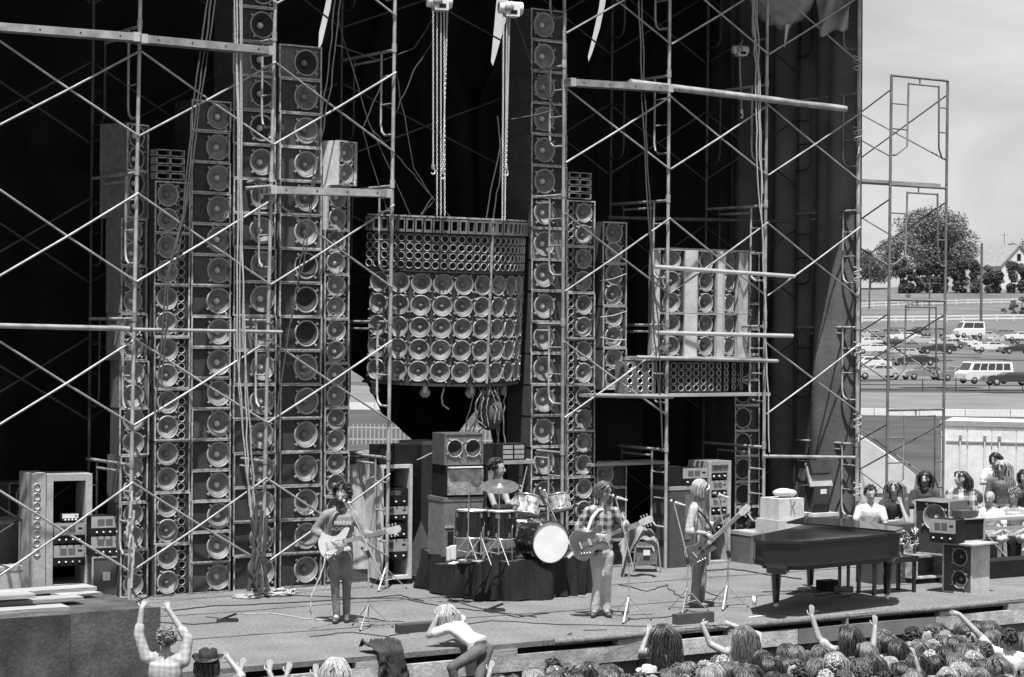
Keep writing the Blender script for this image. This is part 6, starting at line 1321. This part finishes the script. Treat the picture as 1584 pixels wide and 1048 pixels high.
seated('figure in a dark jacket cut by the right edge of the picture', 1584, 738, 37, (-.4, -1, -.1), 'teed', 'hairk', 'medium', sleeve='long', stand=True, seed=29, arms='down')
seated('man in a grey shirt hunched behind the man in the western shirt', 1506, 770, 35.5, (-.9, -.5, -.3), 'tee', 'hairb', 'short', sleeve='long', seed=30, arms='knee')
# ---- people at the stage front ---------------------------------------------
def fan(label, hx, hy, D, look, Jover, top='tee', hm='hairb', hk='medium', sleeve='short', sc=1.0, seed=1, hat=None, rz=CR, back=True, skin='skin', curl=.5, group=None, palm=None):
    base = atd(hx, hy, D); root = V3((base.x, base.y, base.z - 1.64))
    J = dict(pel=(0, 0, .95), neck=(0, .0, 1.47), head=(0, .03, 1.64), shL=(-.19, 0, 1.42), shR=(.19, 0, 1.42), elL=(-.24, .05, 1.14), elR=(.24, .05, 1.14), wrL=(-.2, .15, .92), wrR=(.2, .15, .92), hipL=(-.09, 0, .92), hipR=(.09, 0, .92), knL=(-.1, 0, .5), knR=(.1, 0, .5), ankL=(-.1, .02, .09), ankR=(.1, .02, .09), toeL=(-.12, .17, .035), toeR=(.12, .17, .035))
    J.update(Jover); o, fm = person(label, root, rz, J, skin, top, 'denim', hk, hm, sleeve, False, group, look, seed=seed, vox=.015, hat=hat, curl=curl, palm=palm); return o
fan('fair curly haired young man gripping the top of the plywood box', 256, 990, 21.85, (-.25, 1, .3), dict(shL=(-.2, .02, 1.44), elL=(-.28, .03, 1.68), wrL=(-.26, .08, 1.95), hdL=(.1, .3, .25), elR=(.22, .06, 1.64), wrR=(.0, .14, 1.94), hdR=(-.1, .3, .2)), 'fineplaid', 'hairl', 'curly', 'rolled', seed=41, skin='skin')
fan('man in a black felt hat with a pale band, seen from behind at the left', 322, 1030, 22.0, (.1, 1, .1), dict(elR=(.34, .1, 1.52), wrR=(.2, .2, 1.66)), 'teem', 'hairk', 'short', 'short', seed=42, hat='felt')
fan('long fair haired head at the stage front between the hat and the black jacket', 521, 1037, 22.8, (.2, 1, .1), {}, 'teem', 'hairf', 'long', seed=43)
fan('woman with very long dark hair leaning on the stage edge beside the centre microphone', 1026, 982, 25.9, (-.2, 1, .1), dict(elL=(-.26, .1, 1.40), wrL=(-.18, .2, 1.62), hdL=(.1, .2, .3)), 'fineplaid', 'hairk', 'verylong', 'none', seed=44)
fan('long haired young man resting both arms on the stage below the right microphone', 1149, 985, 26.0, (-.3, 1, .1), dict(shL=(-.2, .05, 1.44), elL=(-.38, .15, 1.52), wrL=(-.48, .2, 1.76), hdL=(.5, .4, 0), elR=(.24, .3, 1.62), wrR=(-.1, .45, 1.72)), 'fineplaid', 'hairb', 'long', 'none', seed=45)
fan('spectator raising a bent arm out of the crowd towards the stage, cap sleeve', 1560, 990, 26.2, (-.2, 1, .3), dict(shL=(-.2, .05, 1.5), elL=(-.38, .05, 1.72), wrL=(-.58, .12, 1.93), hdL=(-.5, .3, .1)), 'teew', 'hairk', 'curly', 'short', seed=46)
fan('spectator with a dark cap reaching both hands up in front of the piano', 1312, 985, 25.8, (-.4, 1, .3), dict(shL=(-.2, .05, 1.46), elL=(-.34, .1, 1.60), wrL=(-.42, .15, 1.86), hdL=(0, .1, .5), elR=(.32, .1, 1.50), wrR=(.36, .2, 1.74), hdR=(0, .1, .4)), 'fineplaid', 'hairk', 'long', 'short', seed=47, hat='darkcap')
for i, (hx, hy, D) in enumerate(((398, 1074, 22.2), (470, 1080, 22.4), (785, 1074, 24.0))):
    fan(['head at the bottom edge left of the long fair haired one, both hands up', 'head with raised hand at the bottom edge beside the long fair haired one', 'spectator at the bottom edge reaching one hand towards the beam'][i], hx, hy, D, (.1, 1, .2), dict(elL=(-.28, .1, 1.56), wrL=(-.2, .2, 1.86), hdL=(.1, .2, .4), elR=(.26, .1, 1.5), wrR=(.1 if i < 2 else .22, .2, 1.84 if i != 2 else 1.6), hdR=(0, .2, .4)), 'teem', 'hairb', 'medium', seed=50 + i)
# man lying over the stage edge
root = fl(725, 1018) * 1; J = {}
b = fl(700, 1003); q = F / ((b - CAM).dot(fwd))
def k(px, py, dy=0): return V3(((px - 700) / q, dy, (1003 - py) / q + .04))
J = dict(pel=k(738, 1003, -.02), neck=k(700, 975, .18), head=k(688, 962, .24), shL=k(690, 980, .06), shR=k(712, 970, .32), elL=k(663, 990, .08), wrL=k(676, 962, .12), hdL=(.1, .1, .3), elR=k(700, 972, .62), wrR=k(690, 958, .42), hdR=(-.1, -.2, .3), hipL=k(742, 1010, -.12), hipR=k(752, 1010, .02), knL=k(700, 1032, -.28), knR=k(742, 1050, -.2), ankL=k(712, 1078, -.25), ankR=k(750, 1092, -.25), toeL=k(705, 1090, -.3), toeR=k(745, 1104, -.3))
p5, fm = person('fair haired youth in a white T-shirt leaning over the stage edge, hands at face', b, CR, J, 'skin', 'teew', 'denimd', 'medium', 'hairf', 'short', False, look=(-.55, .75, .1), seed=61, vox=.014)
# black jacket on the edge
jc = fl(577, 1006)
def jack(u, v):
    w = (u - .5) * (.38 + .06 * math.sin(v * 9)); bmp = .10 * noise.noise(V3((u * 4.5, v * 6, 1.3))) + .06 * noise.noise(V3((u * 11, v * 13, 4)))
    if v < .45: return V3((jc.x + w, EY + .34 * (1 - v / .45) + .02 * math.sin(u * 8), .05 + abs(bmp) + .05 * math.sin(v / .45 * 3.1)))
    q = (v - .45) / .55; return V3((jc.x + w + .05 * q, EY - .06 - .03 * q + bmp * q, .05 - .55 * q * (1 - .35 * math.sin(u * 7))))
sheet('jacket', 'black leather jacket hanging over the front edge of the stage', jack, 40, 40, 'teed', 'jacket', .012)
# ---- crowd ------------------------------------------------------------------
# prototypes: seen mostly from behind
PROT = []
kinds = [('long', 'hairk', 'teem', 'long black hair'), ('long', 'hairb', 'teew', 'long brown hair and a white top'), ('bigcurly', 'hairk', 'teed', 'bushy black curls'), ('curly', 'hairb', 'tee', 'brown curls'), ('medium', 'hairl', 'denim', 'light brown collar-length hair'), ('long', 'hairl', 'plaid', 'long light hair'), ('medium', 'hairb', 'teem', 'brown collar-length hair'), ('verylong', 'hairb', 'tee', 'very long brown hair'), ('short', 'hairk', 'teew', 'short black hair'), ('bigcurly', 'hairb', 'teew', 'bushy brown curls'), ('curly', 'hairf', 'teem', 'fair curls'), ('medium', 'hairk', 'bandana', 'black collar-length hair')]
def crowdproto(i, hk, hm, top, desc, hat=None, arm=False):
    J = dict(pel=(0, 0, .95), neck=(0, .0, 1.47), head=(0, .02, 1.63), shL=(-.19, 0, 1.41), shR=(.19, 0, 1.41), elL=(-.25, .03, 1.14), elR=(.25, .03, 1.14), wrL=(-.18, .2, 1.0), wrR=(.18, .2, 1.0), hipL=(-.09, 0, .92), hipR=(.09, 0, .92), knL=(-.1, 0, .5), knR=(.1, 0, .5), ankL=(-.1, .02, .09), ankR=(.1, .02, .09), toeL=(-.12, .17, .035), toeR=(.12, .17, .035))
    if arm: J.update(shR=(.2, 0, 1.45), elR=(.3, .08, 1.66), wrR=(.26, .12, 1.92), hdR=(-.05, .1, .4))
    o, fm = person('x', (0, 0, -50), 0, J, 'skin' if i % 2 else 'skin2', top, 'denim', hk, hm, 'short', False, None, (0.05, 1, .08), seed=100 + i, vox=.022, hat=hat); return (o, desc)
for i, (hk, hm, top, d) in enumerate(kinds): PROT.append(crowdproto(i, hk, hm, top, d))
PROT.append(crowdproto(12, 'medium', 'hairb', 'tee', 'a white floppy cap', 'whitecap')); PROT.append(crowdproto(13, 'long', 'hairb', 'teew', 'a pale straw cowboy hat', 'straw'))
PROT.append(crowdproto(14, 'medium', 'hairk', 'teed', 'a dark cap', 'darkcap')); PROT.append(crowdproto(15, 'long', 'hairl', 'teew', 'long light hair and one arm raised', None, True))
def toplimit(px): return interp(px, [(640, 1052), (800, 1046), (860, 1020), (960, 1034), (1040, 1030), (1120, 1014), (1200, 1000), (1300, 992), (1400, 968), (1500, 958), (1584, 952)])
used = set(); cnt = 0; rows = {}
cand = []
row = 0; yy = 20.25
while yy > 13:
    x = 12 + (.22 if row % 2 else 0)
    while x < 25:
        px_ = x + rnd.uniform(-.12, .12); py_ = yy + rnd.uniform(-.12, .12); h = rnd.uniform(-.30, -.06)
        v = V3((px_, py_, h)) - CAM; zz = v.dot(fwd); ix = CX + F * v.dot(rt) / zz; iy = CY - F * v.dot(upv) / zz
        if 640 < ix < 1600 and iy - 14 < 1052 and iy > toplimit(ix) + 8: cand.append((row, ix, px_, py_, h, iy))
        x += .34
    yy -= .31; row += 1
fixed = [(1026, 982), (1149, 985), (1560, 990), (1312, 985)]
PLC = [(700, 'below the leaning youth'), (860, 'below the drum riser'), (940, 'below the checked shirt'), (1040, 'below the centre microphone'), (1140, 'below the bass player'), (1240, 'left of the piano leg'), (1340, 'below the piano middle'), (1430, 'below the piano bench'), (1510, 'below the pale cabinet'), (1600, 'by the right edge')]
lastk = None
for (row, ix, x, y, h, iy) in sorted(cand):
    if any(abs(ix - a) < 24 and abs(iy - b_) < 34 for a, b_ in fixed): continue
    w_ = rnd.random(); ki = rnd.randrange(12) if w_ < .95 else rnd.choice([12, 13, 14, 12, 14, 14, 15])
    if ki == lastk: ki = (ki + 3) % 12
    lastk = ki; src, desc = PROT[ki]; o = copy_tree(src); sc_ = rnd.uniform(.84, .93)
    o.location = (x, y, h - 1.66 * sc_); o.rotation_euler = (rnd.uniform(-.05, .05), rnd.uniform(-.07, .07), rnd.gauss(-.15, .35) if rnd.random() < .8 else rnd.choice((-1, 1)) * rnd.uniform(1.0, 1.9)); o.scale = (sc_,) * 3
    near = min(PLC, key=lambda q: abs(q[0] - 50 - ix))[1]; rw = ORD[row] if row else 'front'
    lab = 'crowd head, %s, %s row, %s' % (desc, rw, near)
    n_ = 2
    base = lab
    while lab in used: lab = base.replace('crowd head', ['', '', 'second crowd head', 'third crowd head', 'fourth crowd head', 'fifth crowd head'][min(n_, 5)]); n_ += 1; 
    used.add(lab) if n_ < 7 else None
    o['label'] = lab; o['group'] = 'spectators packed in front of the stage'; cnt += 1
    if n_ > 6: break
for o, d in PROT:
    for ch in list(o.children_recursive): bpy.data.objects.remove(ch)
    bpy.data.objects.remove(o)
bpy.data.scenes.remove(TS); bpy.data.scenes.remove(TS0)
